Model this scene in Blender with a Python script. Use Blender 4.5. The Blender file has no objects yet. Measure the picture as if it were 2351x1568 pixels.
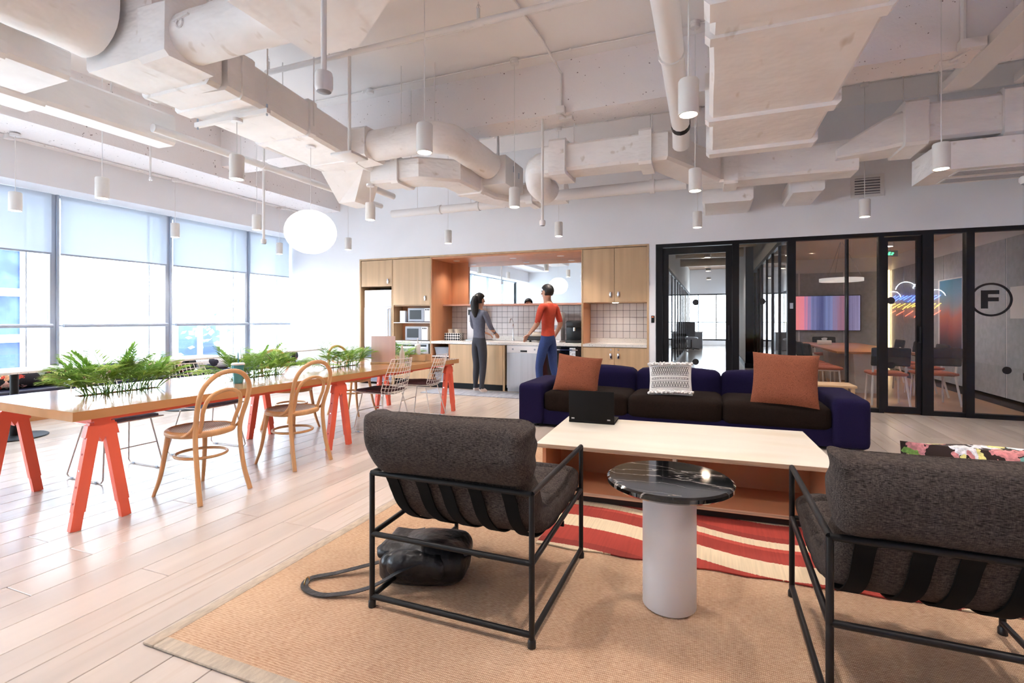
import bpy, bmesh, math, random
from math import sin, cos, pi, radians, sqrt, hypot
from mathutils import Vector, Matrix, noise
random.seed(7)
SC = bpy.context.scene
COL = SC.collection
# ---------------------------------------------------------------- camera
cam_d = bpy.data.cameras.new('camera'); CAM = bpy.data.objects.new('camera', cam_d); COL.objects.link(CAM)
cam_d.sensor_width = 36.0; cam_d.lens = 1150.0 / 2351.0 * 36.0
cam_d.shift_y = -51.0 / 2351.0; cam_d.clip_start = 0.05; cam_d.clip_end = 400
CAM.location = (0, 0, 1.25); CAM.rotation_euler = (radians(90), 0, radians(21.7))
SC.camera = CAM
# ---------------------------------------------------------------- view, world, daylight
SC.view_settings.view_transform = 'Standard'; SC.view_settings.look = 'None'
SC.view_settings.exposure = 0.32; SC.view_settings.gamma = 1.0; SC.view_settings.use_curve_mapping = False
SC.cycles.use_denoising = True
SC.cycles.max_bounces = 7; SC.cycles.diffuse_bounces = 4; SC.cycles.glossy_bounces = 3
SC.cycles.use_adaptive_sampling = True; SC.cycles.adaptive_threshold = 0.2; SC.cycles.adaptive_min_samples = 16; SC.cycles.use_light_tree = True
SC.cycles.transmission_bounces = 6; SC.cycles.transparent_max_bounces = 16
SC.cycles.caustics_reflective = False; SC.cycles.caustics_refractive = False
SC.cycles.sample_clamp_indirect = 6.0; SC.cycles.blur_glossy = 0.5
W = bpy.data.worlds.new('sky'); SC.world = W; W.use_nodes = True
bg = W.node_tree.nodes['Background']; bg.inputs[0].default_value = (0.77, 0.885, 1.0, 1); bg.inputs[1].default_value = 10.0
LAMP = (1.0, 0.91, 0.85)
def portal(loc, rot, sx, sy):
    l = bpy.data.lights.new('daylight_portal', 'AREA'); l.shape = 'RECTANGLE'; l.size = sx; l.size_y = sy
    l.cycles.is_portal = True
    o = bpy.data.objects.new('daylight_portal', l); COL.objects.link(o); o.location = loc; o.rotation_euler = rot
portal((-8.5, 2.0, 1.55), (0, radians(-90), 0), 2.9, 12.1)
# ---------------------------------------------------------------- helpers
def H(h, k=1.0):
    h = h.lstrip('#'); r = [int(h[i:i+2], 16) / 255 for i in (0, 2, 4)]
    return tuple(k * (c / 12.92 if c <= .04045 else ((c + .055) / 1.055) ** 2.4) for c in r) + (1.0,)
def nd(t, typ, **kw):
    n = t.nodes.new(typ)
    for k, v in kw.items(): setattr(n, k, v)
    return n
def mat(name, col, rough=.5, metal=0.0, var=None, rnd=0.0, bump=None, spec=.5, coat=0.0, emit=None, alt=None, sheen=0.0):
    """procedural Principled material; var=(scale,amount,stretch), bump=(scale,strength,stretch), alt=(colour,scale,lo,hi,stretch)"""
    m = bpy.data.materials.new(name); m.use_nodes = True; t = m.node_tree
    b = t.nodes['Principled BSDF']; L = t.links.new
    col = col if len(col) == 4 else tuple(col) + (1,)
    b.inputs['Base Color'].default_value = col; b.inputs['Roughness'].default_value = rough
    b.inputs['Metallic'].default_value = metal; b.inputs['Specular IOR Level'].default_value = spec
    b.inputs['Coat Weight'].default_value = coat; b.inputs['Coat Roughness'].default_value = .08
    if sheen: b.inputs['Sheen Weight'].default_value = sheen
    tc = nd(t, 'ShaderNodeTexCoord')
    def noise_n(scale, stretch, detail=2.0):
        mp = nd(t, 'ShaderNodeMapping'); L(tc.outputs['Object'], mp.inputs['Vector'])
        mp.inputs['Scale'].default_value = [scale * s for s in (stretch or (1, 1, 1))]
        if rnd:
            oi = nd(t, 'ShaderNodeObjectInfo'); mu = nd(t, 'ShaderNodeMath', operation='MULTIPLY'); mu.inputs[1].default_value = 37.0
            L(oi.outputs['Random'], mu.inputs[0]); L(mu.outputs[0], mp.inputs['Location'])
        n = nd(t, 'ShaderNodeTexNoise'); n.inputs['Scale'].default_value = 1.0; n.inputs['Detail'].default_value = detail
        L(mp.outputs[0], n.inputs['Vector']); return n.outputs['Fac']
    cur = None
    def mixc(fac, a, bb, mode='MIX'):
        x = nd(t, 'ShaderNodeMix', data_type='RGBA', blend_type=mode)
        if isinstance(fac, (int, float)): x.inputs['Factor'].default_value = fac
        else: L(fac, x.inputs['Factor'])
        for v, i in ((a, 6), (bb, 7)):
            if isinstance(v, tuple): x.inputs[i].default_value = v
            else: L(v, x.inputs[i])
        return x.outputs[2]
    cur = col
    if alt:
        c2, sc, lo, hi, st = alt
        mr = nd(t, 'ShaderNodeMapRange'); mr.inputs['From Min'].default_value = lo; mr.inputs['From Max'].default_value = hi
        L(noise_n(sc, st), mr.inputs['Value']); cur = mixc(mr.outputs[0], cur, c2)
    if var:
        sc, am, st = var
        mr = nd(t, 'ShaderNodeMapRange'); mr.inputs['From Min'].default_value = .3; mr.inputs['From Max'].default_value = .7
        mr.inputs['To Min'].default_value = 1 - am; mr.inputs['To Max'].default_value = 1 + am
        L(noise_n(sc, st), mr.inputs['Value'])
        vm = nd(t, 'ShaderNodeVectorMath', operation='SCALE')
        if isinstance(cur, tuple): vm.inputs[0].default_value = cur[:3]
        else: L(cur, vm.inputs[0])
        L(mr.outputs[0], vm.inputs['Scale']); cur = vm.outputs[0]
    if rnd:
        oi = nd(t, 'ShaderNodeObjectInfo'); mr = nd(t, 'ShaderNodeMapRange')
        mr.inputs['To Min'].default_value = 1 - rnd; mr.inputs['To Max'].default_value = 1 + rnd
        L(oi.outputs['Random'], mr.inputs['Value'])
        vm = nd(t, 'ShaderNodeVectorMath', operation='SCALE')
        if isinstance(cur, tuple): vm.inputs[0].default_value = cur[:3]
        else: L(cur, vm.inputs[0])
        L(mr.outputs[0], vm.inputs['Scale']); cur = vm.outputs[0]
    if not isinstance(cur, tuple): L(cur, b.inputs['Base Color'])
    if bump:
        sc, stg, st = bump
        bn = nd(t, 'ShaderNodeBump'); bn.inputs['Strength'].default_value = stg; bn.inputs['Distance'].default_value = .02
        L(noise_n(sc, st), bn.inputs['Height']); L(bn.outputs[0], b.inputs['Normal'])
    if emit:
        b.inputs['Emission Color'].default_value = tuple(emit[0][:3]) + (1,); b.inputs['Emission Strength'].default_value = emit[1]
    return m
def glass(name, tint=(1, 1, 1, 1), refl=.06, rough=0.0):
    m = bpy.data.materials.new(name); m.use_nodes = True; t = m.node_tree; t.nodes.clear(); L = t.links.new
    o = nd(t, 'ShaderNodeOutputMaterial'); mx = nd(t, 'ShaderNodeMixShader'); tr = nd(t, 'ShaderNodeBsdfTransparent'); gl = nd(t, 'ShaderNodeBsdfGlossy')
    tr.inputs[0].default_value = tint; gl.inputs['Roughness'].default_value = rough
    lw = nd(t, 'ShaderNodeLayerWeight'); lw.inputs['Blend'].default_value = .5
    pw = nd(t, 'ShaderNodeMath', operation='POWER'); pw.inputs[1].default_value = 5.0; L(lw.outputs['Facing'], pw.inputs[0])
    mr = nd(t, 'ShaderNodeMath', operation='MULTIPLY_ADD'); mr.inputs[1].default_value = .9; mr.inputs[2].default_value = refl
    L(pw.outputs[0], mr.inputs[0]); L(mr.outputs[0], mx.inputs[0]); L(tr.outputs[0], mx.inputs[1]); L(gl.outputs[0], mx.inputs[2]); L(mx.outputs[0], o.inputs[0])
    return m
class B:
    """collects shapes, links them as ONE mesh object"""
    def __init__(s): s.v = []; s.f = []; s.m = []; s.cm = 0
    def add(s, vs, fs):
        k = len(s.v); s.v += [tuple(v) for v in vs]; s.f += [tuple(i + k for i in f) for f in fs]; s.m += [s.cm] * len(fs); return s
    def mi(s, i): s.cm = i; return s
    def box(s, x0, x1, y0, y1, z0, z1):
        return s.add([(x0,y0,z0),(x1,y0,z0),(x1,y1,z0),(x0,y1,z0),(x0,y0,z1),(x1,y0,z1),(x1,y1,z1),(x0,y1,z1)],
                     [(0,3,2,1),(4,5,6,7),(0,1,5,4),(1,2,6,5),(2,3,7,6),(3,0,4,7)])
    def hexa(s, p): return s.add(p, [(0,3,2,1),(4,5,6,7),(0,1,5,4),(1,2,6,5),(2,3,7,6),(3,0,4,7)])
    def bar(s, p, q, w, h=None, up=(0,0,1)):
        h = h or w; p = Vector(p); q = Vector(q); d = (q - p).normalized(); u = Vector(up)
        if abs(d.dot(u)) > .95: u = Vector((0,1,0)) if abs(d.y) < .9 else Vector((1,0,0))
        r = d.cross(u).normalized(); u = r.cross(d)
        P = [c + r*a*w/2 + u*b*h/2 for c in (p, q) for a, b in ((-1,-1),(1,-1),(1,1),(-1,1))]
        return s.add(P, [(0,1,2,3),(7,6,5,4),(0,4,5,1),(1,5,6,2),(2,6,7,3),(3,7,4,0)])
    def tube(s, pts, r, n=8, closed=False, cap=True, flat=1.0):
        pts = [Vector(p) for p in pts]; N = len(pts); rs = r if isinstance(r, (list, tuple)) else [r] * N
        vs = []; u = None
        for i, p in enumerate(pts):
            a = pts[(i-1) % N] if (closed or i) else p; b = pts[(i+1) % N] if (closed or i < N-1) else p
            d = (b - a)
            d = d.normalized() if d.length > 1e-9 else Vector((0,0,1))
            if u is None:
                u = Vector((0,0,1)) if abs(d.z) < .9 else Vector((1,0,0))
            u = (u - d * u.dot(d))
            u = u.normalized() if u.length > 1e-6 else d.orthogonal().normalized()
            w = d.cross(u)
            vs += [p + (u*cos(2*pi*k/n)*flat + w*sin(2*pi*k/n)) * rs[i] for k in range(n)]
        fs = [(i*n+k, i*n+(k+1)%n, ((i+1)%N)*n+(k+1)%n, ((i+1)%N)*n+k) for i in range(N if closed else N-1) for k in range(n)]
        if cap and not closed: fs += [tuple(range(n))[::-1], tuple((N-1)*n+k for k in range(n))]
        return s.add(vs, fs)
    def cyl(s, p, q, r, r2=None, n=16): return s.tube([p, q], [r, r if r2 is None else r2], n)
    def lathe(s, prof, c=(0,0,0), n=24):
        vs = [(c[0]+r*cos(2*pi*k/n), c[1]+r*sin(2*pi*k/n), c[2]+z) for r, z in prof for k in range(n)]
        fs = [(i*n+k, i*n+(k+1)%n, (i+1)*n+(k+1)%n, (i+1)*n+k) for i in range(len(prof)-1) for k in range(n)]
        if prof[0][0] > 1e-6: fs.append(tuple(range(n))[::-1])
        if prof[-1][0] > 1e-6: fs.append(tuple((len(prof)-1)*n+k for k in range(n)))
        return s.add(vs, fs)
    def prism(s, poly, z0, z1, axis='z'):
        n = len(poly)
        f = {'z': lambda a, b, c: (a, b, c), 'y': lambda a, b, c: (a, c, b), 'x': lambda a, b, c: (c, a, b)}[axis]
        vs = [f(a, b, z0) for a, b in poly] + [f(a, b, z1) for a, b in poly]
        return s.add(vs, [tuple(range(n))[::-1], tuple(range(n, 2*n))] + [(i, (i+1)%n, n+(i+1)%n, n+i) for i in range(n)])
    def rbox(s, x0, x1, y0, y1, z0, z1, r=.01, seg=2):
        bm = bmesh.new(); bmesh.ops.create_cube(bm, size=1)
        for v in bm.verts: v.co = Vector((x0+(v.co.x+.5)*(x1-x0), y0+(v.co.y+.5)*(y1-y0), z0+(v.co.z+.5)*(z1-z0)))
        r = min(r, .49*min(x1-x0, y1-y0, z1-z0))
        bmesh.ops.bevel(bm, geom=list(bm.edges), offset=r, segments=seg, profile=.5, affect='EDGES')
        bm.verts.index_update(); vs = [v.co.copy() for v in bm.verts]; fs = [[v.index for v in f.verts] for f in bm.faces]; bm.free()
        return s.add(vs, fs)
    def puff(s, c, hx, hy, hz, r, bulge=0.0, n=10, wr=0.0, seed=0):
        """rounded, slightly swollen block (upholstery)"""
        vs = {}; out = []; fs = []
        def vid(p):
            k = tuple(round(a, 5) for a in p)
            if k not in vs:
                P = Vector((p[0]*hx, p[1]*hy, p[2]*hz)); q = Vector((max(-hx+r, min(hx-r, P.x)), max(-hy+r, min(hy-r, P.y)), max(-hz+r, min(hz-r, P.z))))
                d = P - q; P = q + d.normalized()*r if d.length > 1e-9 else P
                u, v, w = (1-p[0]**2), (1-p[1]**2), (1-p[2]**2)
                P.z += bulge*u*v*p[2]; P.x += .5*bulge*v*w*p[0]; P.y += .5*bulge*u*w*p[1]
                if wr: P += noise.noise_vector(P*7 + Vector((seed,)*3))*wr
                vs[k] = len(out); out.append(P + Vector(c))
            return vs[k]
        g = [-cos(pi*i/n)*.35 + (2*i/n-1)*.65 for i in range(n+1)]
        for ax in range(3):
            for sg in (-1, 1):
                for i in range(n):
                    for j in range(n):
                        q = []
                        for a, b in ((i,j),(i+1,j),(i+1,j+1),(i,j+1)):
                            p = [0,0,0]; p[ax] = sg; p[(ax+1)%3] = g[a]; p[(ax+2)%3] = g[b]; q.append(vid(p))
                        fs.append(q if sg > 0 else q[::-1])
        return s.add(out, fs)
    def xf(s, M, k=0):
        s.v[k:] = [tuple(M @ Vector(v)) for v in s.v[k:]]; return s
    def mesh(s, name, mats, smooth=None):
        me = bpy.data.meshes.new(name); me.from_pydata(s.v, [], s.f)
        mats = mats if isinstance(mats, (list, tuple)) else [mats]
        for m in mats: me.materials.append(m)
        if len(mats) > 1: me.polygons.foreach_set('material_index', s.m)
        if smooth:
            me.polygons.foreach_set('use_smooth', [True]*len(me.polygons))
            if smooth < 180: me.set_sharp_from_angle(angle=radians(smooth))
        me.update(); return me
    def build(s, name, mats, parent=None, smooth=40, loc=None, rz=None):
        return link(name, s.mesh(name, mats, smooth), parent, loc, rz)
def link(name, me, parent=None, loc=None, rz=None, rot=None):
    o = bpy.data.objects.new(name, me); COL.objects.link(o); o.parent = parent
    if loc is not None: o.location = loc
    if rz: o.rotation_euler = (0, 0, rz)
    if rot: o.rotation_euler = rot
    return o
def tag(o, label=None, cat=None, group=None, kind=None):
    if label: o['label'] = label
    if cat: o['category'] = cat
    if group: o['group'] = group
    if kind: o['kind'] = kind
    return o
def thing(name, label, cat, loc=(0,0,0), rz=0, group=None):
    o = bpy.data.objects.new(name, None); COL.objects.link(o); o.location = loc; o.rotation_euler = (0, 0, rz)
    o.empty_display_size = .1
    return tag(o, label, cat, group)
def struct(name, b, m, label=None, smooth=None):
    o = b.build(name, m, None, smooth); o['kind'] = 'structure'
    if label: o['label'] = label
    return o
def dup(root, loc, rz, label, group=None):
    r = root.copy(); COL.objects.link(r); r.location = loc; r.rotation_euler = (0, 0, rz); r['label'] = label
    if group: r['group'] = group
    for ch in root.children:
        c = ch.copy(); COL.objects.link(c); c.parent = r
        for g in ch.children:
            d = g.copy(); COL.objects.link(d); d.parent = c
    return r
def arc(c, r, a0, a1, n, plane='xz'):
    out = []
    for i in range(n+1):
        a = a0 + (a1-a0)*i/n; p = r*cos(a), r*sin(a)
        out.append({'xz': (c[0]+p[0], c[1], c[2]+p[1]), 'xy': (c[0]+p[0], c[1]+p[1], c[2]), 'yz': (c[0], c[1]+p[0], c[2]+p[1])}[plane])
    return out
def smoothpath(pts, n=6):
    """Catmull-Rom through the points"""
    P = [Vector(p) for p in pts]; P = [2*P[0]-P[1]] + P + [2*P[-1]-P[-2]]; out = []
    for i in range(1, len(P)-2):
        for k in range(n):
            t = k/n; a, b, c, d = P[i-1], P[i], P[i+1], P[i+2]
            out.append(.5*((2*b) + (c-a)*t + (2*a-5*b+4*c-d)*t*t + (3*b-a-3*c+d)*t**3))
    out.append(P[-2]); return out
def pillow(w, h, t, wr=.004, n=14, seed=0):
    """square throw cushion standing in the local xz plane, thin along y, base at z=0"""
    b = B(); vs = []
    for sgn in (-1, 1):
        for i in range(n+1):
            for j in range(n+1):
                u, v = 2*i/n-1, 2*j/n-1
                T = t/2*(max(0, (1-abs(u)**2.6)*(1-abs(v)**2.6)))**.55
                k = 1 - .06*(1-abs(u)**2)*abs(v)**3; kk = 1 - .06*(1-abs(v)**2)*abs(u)**3
                nz = noise.noise(Vector((u*2.2+seed, v*2.2, sgn*3))) * wr * (1 if T > 1e-4 else 0)
                vs.append((u*w/2*kk, sgn*(T+nz), h/2+v*h/2*k))
    N = (n+1)**2; fs = []
    for sg in (0, 1):
        for i in range(n):
            for j in range(n):
                q = [sg*N+i*(n+1)+j, sg*N+(i+1)*(n+1)+j, sg*N+(i+1)*(n+1)+j+1, sg*N+i*(n+1)+j+1]
                fs.append(q if sg == 0 else q[::-1])
    return b.add(vs, fs)
# ---------------------------------------------------------------- materials
WHITE = mat('wall_paint', H('#f5f5f8'), .75, var=(1.3, .02, None))
CEIL = mat('ceiling_paint', H('#f9f5f4'), .8, var=(.9, .03, None))
CONC = mat('painted_concrete', H('#f8f2f2'), .85, alt=(H('#8d7d7c'), 26, .70, .74, None), bump=(30, .12, None))
DUCT = mat('duct_wrap', H('#faf6f4'), .6, var=(2.2, .045, None), bump=(5.5, .8, (1, 1, 2.2)), alt=(H('#d6cbc0'), 9, .68, .8, (1, .3, 1)))
PIPEW = mat('white_pipe_paint', H('#f0ecea'), .55)
STEELW = mat('white_enamel', H('#ece9e8'), .4)
OAKF = mat('floor_oak', H('#c6b8ad'), .25, rnd=.12, var=(7, .07, (1, .06, 1)), alt=(H('#b39c88'), 16, .60, .86, (1, .07, 1)), spec=.5)
SUBF = mat('floor_gap', H('#4a3a30'), .9)
OAKC = mat('cabinet_oak', H('#c6a680'), .45, var=(9, .13, (1, 1, .05)), rnd=.04)
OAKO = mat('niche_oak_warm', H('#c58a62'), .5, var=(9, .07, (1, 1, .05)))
TABLEOAK = mat('table_oak', H('#c68f5f'), .13, var=(8, .08, (1, .05, 1)), coat=.5)
BLACKM = mat('black_metal', H('#0c0b0d'), .45, spec=.35)
BLACKF = mat('black_frame', H('#08080b'), .45, spec=.3)
GREYM = mat('grey_aluminium', H('#a9b3c2'), .5)
FELT = mat('grey_felt', H('#b0b4ba'), .95, var=(14, .10, None), bump=(90, .15, None))
GLASS = glass('clear_glass', (.96, .97, .97, 1), .045)
WGLASS = glass('window_glass', (.97, .99, 1, 1), .03)
MIRROR = mat('mirror_silver', (.86, .9, .92), .02, metal=1.0)
CORAL = mat('coral_paint', H('#f2694c'), .38, var=(3, .03, None))
BEECH = mat('bent_beech', H('#d6a26e'), .36, var=(20, .08, (1, 1, .15)))
TERRAZZO = mat('terrazzo', H('#e2ded8'), .35, alt=(H('#33302f'), 70, .66, .68, None))
TILE = mat('white_tile', H('#dcd6d4'), .18, rnd=.03)
GROUT = mat('dark_grout', H('#3c3a40'), .9)
FABG = mat('armchair_grey', H('#544b47'), .95, alt=(H('#221e1c'), 520, .38, .68, (.14, 1, 1)), var=(520, .32, (1, .14, .14)), bump=(300, .2, None), spec=.15)
STRAP = mat('black_webbing', H('#050505'), .85, spec=.2)
NAVY = mat('navy_wool', H('#1a1436'), .95, var=(120, .12, None), bump=(260, .1, None), spec=.15)
BROWNF = mat('dark_brown_wool', H('#1d1410'), .95, var=(60, .15, None), bump=(220, .1, None), spec=.12)
RUST = mat('rust_chenille', H('#8d553f'), .9, alt=(H('#633324'), 220, .45, .7, (1, .4, 1)), bump=(200, .3, None), spec=.15)
BIRCH = mat('birch_ply', H('#e0d8ca'), .42, var=(5, .05, (.3, 1, 1)), alt=(H('#d6c8b0'), 3.5, .5, .8, (.25, 1, 1)))
PLYEDGE = mat('ply_edge', H('#b0937a'), .6, var=(160, .35, (.02, .02, 1)))
SISAL = None
WIREW = mat('white_wire', H('#e6dfda'), .35)
CUSHM = mat('maroon_seat_pad', H('#5a3b40'), .9, var=(40, .2, None))
CUSHG = mat('grey_blue_seat_pad', H('#6d7388'), .9, var=(40, .15, None))
LEATHER = mat('black_leather', H('#0a0a10'), .36, bump=(25, .35, None))
PLASTB = mat('black_plastic', H('#0e0e10'), .4)
STEEL = mat('brushed_steel', H('#b9babd'), .32, metal=.85, var=(30, .05, (1, 1, .02)))
CHROME = mat('chrome', (.8, .8, .82), .12, metal=1.0)
WHITEP = mat('white_plastic', H('#e7e7ea'), .35)
GREYP = mat('grey_plastic', H('#9aa0ab'), .5)
def leaf_mat():
    m = mat('palm_leaf', H('#86b04c'), .45, var=(6, .25, None), rnd=.25, alt=(H('#c6db86'), 5, .5, .75, None)); t = m.node_tree; L = t.links.new
    b = t.nodes['Principled BSDF']; out = t.nodes['Material Output']; tl = nd(t, 'ShaderNodeBsdfTranslucent'); mx = nd(t, 'ShaderNodeMixShader'); mx.inputs[0].default_value = .38
    L(b.inputs['Base Color'].links[0].from_socket, tl.inputs[0]); L(b.outputs[0], mx.inputs[1]); L(tl.outputs[0], mx.inputs[2]); L(mx.outputs[0], out.inputs[0]); return m
LEAF = leaf_mat()
STEMG = mat('palm_stem', H('#5d7a34'), .6)
LAMPW = mat('lamp_white', H('#efebe6'), .45)
GLOW = mat('lamp_glow', (1, .9, .8), .5, emit=((1, .90, .80), 22.0))
LANTERN = mat('paper_lantern', H('#fbfaf6'), .8, emit=((1, .97, .93), 2.4))
def blind_mat():
    m = bpy.data.materials.new('blind_cloth'); m.use_nodes = True; t = m.node_tree; t.nodes.clear(); L = t.links.new
    o = nd(t, 'ShaderNodeOutputMaterial'); a = nd(t, 'ShaderNodeMixShader'); b = nd(t, 'ShaderNodeMixShader')
    tr = nd(t, 'ShaderNodeBsdfTransparent'); tl = nd(t, 'ShaderNodeBsdfTranslucent'); df = nd(t, 'ShaderNodeBsdfDiffuse')
    tr.inputs[0].default_value = (.9, .95, 1, 1); tl.inputs[0].default_value = (.48, .50, .54, 1); df.inputs[0].default_value = (.75, .78, .82, 1)
    a.inputs[0].default_value = .45; b.inputs[0].default_value = .12
    L(tl.outputs[0], a.inputs[1]); L(df.outputs[0], a.inputs[2]); L(a.outputs[0], b.inputs[1]); L(tr.outputs[0], b.inputs[2]); L(b.outputs[0], o.inputs[0])
    return m
BLIND = blind_mat()
def floral(name, base, cols, scale=9.0):
    """printed flowers: rings of petals around random centres"""
    m = mat(name, base, .85); t = m.node_tree; L = t.links.new; b = t.nodes['Principled BSDF']
    tc = nd(t, 'ShaderNodeTexCoord'); v = nd(t, 'ShaderNodeTexVoronoi'); v.inputs['Scale'].default_value = scale
    n = nd(t, 'ShaderNodeTexNoise'); n.inputs['Scale'].default_value = scale*1.6
    ad = nd(t, 'ShaderNodeVectorMath', operation='MULTIPLY_ADD'); ad.inputs[1].default_value = (.09, .09, .09)
    L(tc.outputs['Object'], n.inputs['Vector']); L(n.outputs['Color'], ad.inputs[0]); L(tc.outputs['Object'], ad.inputs[2]); L(ad.outputs[0], v.inputs['Vector'])
    cr = nd(t, 'ShaderNodeValToRGB'); cr.color_ramp.interpolation = 'CONSTANT'
    sp = nd(t, 'ShaderNodeSeparateColor'); L(v.outputs['Color'], sp.inputs[0]); L(sp.outputs[0], cr.inputs[0])
    e = cr.color_ramp.elements
    while len(e) < len(cols): e.new(.5)
    for i, c in enumerate(cols): e[i].position = i/len(cols); e[i].color = c
    lt = nd(t, 'ShaderNodeMath', operation='LESS_THAN'); lt.inputs[1].default_value = .60; L(v.outputs['Distance'], lt.inputs[0])
    n2 = nd(t, 'ShaderNodeTexNoise'); n2.inputs['Scale'].default_value = scale*5; L(tc.outputs['Object'], n2.inputs['Vector'])
    gt = nd(t, 'ShaderNodeMapRange'); gt.inputs['From Min'].default_value = .35; gt.inputs['From Max'].default_value = .65; gt.inputs['To Min'].default_value = .65; gt.inputs['To Max'].default_value = 1.15
    L(n2.outputs['Fac'], gt.inputs['Value'])
    sc = nd(t, 'ShaderNodeVectorMath', operation='SCALE'); L(cr.outputs[0], sc.inputs[0]); L(gt.outputs[0], sc.inputs['Scale'])
    mx = nd(t, 'ShaderNodeMix', data_type='RGBA'); mx.inputs[6].default_value = base; L(lt.outputs[0], mx.inputs['Factor']); L(sc.outputs[0], mx.inputs[7]); L(mx.outputs[2], b.inputs['Base Color'])
    return m
FLORALK = floral('floral_black', H('#16151d'), [H('#d8cbb4'), H('#16151d'), H('#c9483a'), H('#d5a27c'), H('#8a9a8b'), H('#e6b9b0')], 13)
FLORALW = floral('floral_white', H('#e9e9ec'), [H('#2d2c3d'), H('#e9e9ec'), H('#d9c7a0'), H('#e9e9ec'), H('#7f8fa8')], 7)
FLORALG = floral('floral_garden', H('#2a1712'), [H('#e8e4e6'), H('#7fa24d'), H('#2a1712'), H('#e6dc8c'), H('#7fb8b0'), H('#eef0f4'), H('#d58a8a'), H('#e8e4e6')], 19)
FLORALN = floral('floral_navy', H('#171a2c'), [H('#cfd8c0'), H('#d2788c'), H('#171a2c'), H('#8aa777'), H('#e0d8d2')], 11)
# ---------------------------------------------------------------- room shell
XW, YB, ZC = -8.28, 8.04, 4.15
XR, YF = 7.2, -4.0
fl = struct('floor', B().box(XW-.3, XR+.2, YF-.2, YB+.9, -.2, -.013), SUBF)
fl['label'] = 'light oak plank floor of the lounge'
meshes = {}
def plank(L_):
    k = round(L_, 2)
    if k not in meshes:
        bb = B().rbox(-.0985, .0985, -k/2+.0015, k/2-.0015, -.013, 0, .002, 1); meshes[k] = bb.mesh('plank', OAKF)
    return meshes[k]
row = 0; x = -2.457 - .2*27
while x < 4.2:
    y = -.1 - random.choice((.35, .7, 1.05, 1.4, 1.75)); y1 = YB
    while y < y1 - .02:
        e = min(y + 2.1, y1); s = max(y, -.1)
        if e - s > .05 and not (x > 2.3 and e < 2.2):
            o = link('plank', plank(e - s), fl, (x+.1, (s+e)/2, 0))
        y += 2.1
    x += .2; row += 1
st = B()
for i in range(13):
    st.box(XW, XR, YF + .3*i, YF + .3*i + .298, -.013, 0)
st.box(4.144, XR, -.1, YB, -.013, 0)
st.box(2.343, XR, -.1, 1.6, -.013, -.001)
st.box(XW, -2.457-.2*27, -.1, YB, -.013, 0)
tag(st.build('plank_field', OAKF, fl, None), kind='stuff')
ce = B().box(XW-.3, XR+.2, YF-.2, YB+.2, ZC, ZC+.2)
struct('ceiling', ce, CEIL, 'white painted concrete ceiling slab')
KX0, KX1, KZ = -6.42, -.903, 2.425
GX0, GX1, GZ = -.80, 3.93, 2.41
wb = B()
wb.box(XW-.2, KX0, YB, YB+.14, 0, ZC); wb.box(KX0, KX1, YB, YB+.14, KZ, ZC); wb.box(KX1, GX0, YB, YB+.14, 0, ZC)
wb.box(GX0, GX1, YB, YB+.14, GZ, ZC); wb.box(GX1, XR, YB, YB+.14, 0, ZC)
struct('wall_back', wb, WHITE, 'white back wall above the kitchenette and glass partition')
struct('wall_right', B().box(XR, XR+.14, YF, YB, 0, ZC), WHITE)
struct('wall_front', B().box(XW, XR, YF-.14, YF, 0, ZC), WHITE)
# window wall: sill, header box, inner soffit
struct('wall_left', B().box(XW-.25, XW+.04, YF, YB, 0, .30).box(XW-.25, -7.78, YF, YB, 2.935, 3.42), WHITE, 'white header boxing above the windows')
struct('ceiling_beam', B().box(XW-.25, -6.9, YF, YB, 3.40, ZC), CONC, 'concrete beam running along the window side')
struct('ceiling_beam', B().box(-6.9, XR, 5.42, 5.80, 3.56, ZC), CONC, 'pitted white concrete beam crossing the ceiling')
# windows
mull = [-3.62, -2.1, -.58, .95, 2.47, 4.0, 5.53, 7.03, 8.04]
for i in range(len(mull)-1):
    y0, y1 = mull[i], mull[i+1]
    w = tag(bpy.data.objects.new('window_%d' % (i+1), None), kind='structure'); COL.objects.link(w)
    b = B()
    for yy in ([y0] if i else [y0, y0]):
        b.box(XW-.10, XW+.03, yy-.045, yy+.015, .30, 2.935); b.box(XW-.08, XW+.06, yy+.019, yy+.045, .30, 2.935)
    b.box(XW-.08, XW+.02, y0+.045, y1-.045, .30, .35); b.box(XW-.08, XW+.02, y0+.045, y1-.045, 2.90, 2.935)
    b.build('window_frame', GREYM, w, None)
    B().box(XW-.03, XW-.02, y0+.045, y1-.045, .35, 2.90).build('pane', WGLASS, w, None)
    b = B().box(XW-.02, XW+.02, y1-.30, y1-.285, .35, 2.90); b.build('mullion', mat('pale_mullion', H('#c8d4e4'), .5), w, None)
    b = B().tube([(XW+.12, y0+.06, 1.163), (XW+.12, y1-.06, 1.163)], .026, 10)
    for yy in (y0+.06, y1-.06): b.bar((XW+.03, yy, 1.163), (XW+.12, yy, 1.163), .02)
    b.build('handrail', GREYM, w, 60)
BL = ['at the extreme left, beside the end pendant', 'above the widest window, left of centre', 'above the window behind the teal tumbler', 'in the window bay touching the back wall']
for i, (y0, y1) in enumerate(((2.47, 4.0), (4.0, 5.53), (5.53, 7.03), (7.03, 8.04))):
    t = thing('roller_blind', 'half lowered sheer white roller blind ' + BL[i], 'blind', (XW+.075, (y0+y1)/2, 2.13), 0, 'roller blinds over the windows')
    hw = (y1-y0)/2 - (.05 if i < 3 else .03)
    B().box(-.001, .001, -hw, hw, .01, .80).build('cloth', BLIND, t, None)
    B().rbox(-.008, .008, -hw, hw, -.012, .012, .004).build('bottom_bar', GREYM, t)
struct('window_sill', B().box(XW-.02, XW+.30, YF, YB, .29, .32), WHITE)
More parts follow.
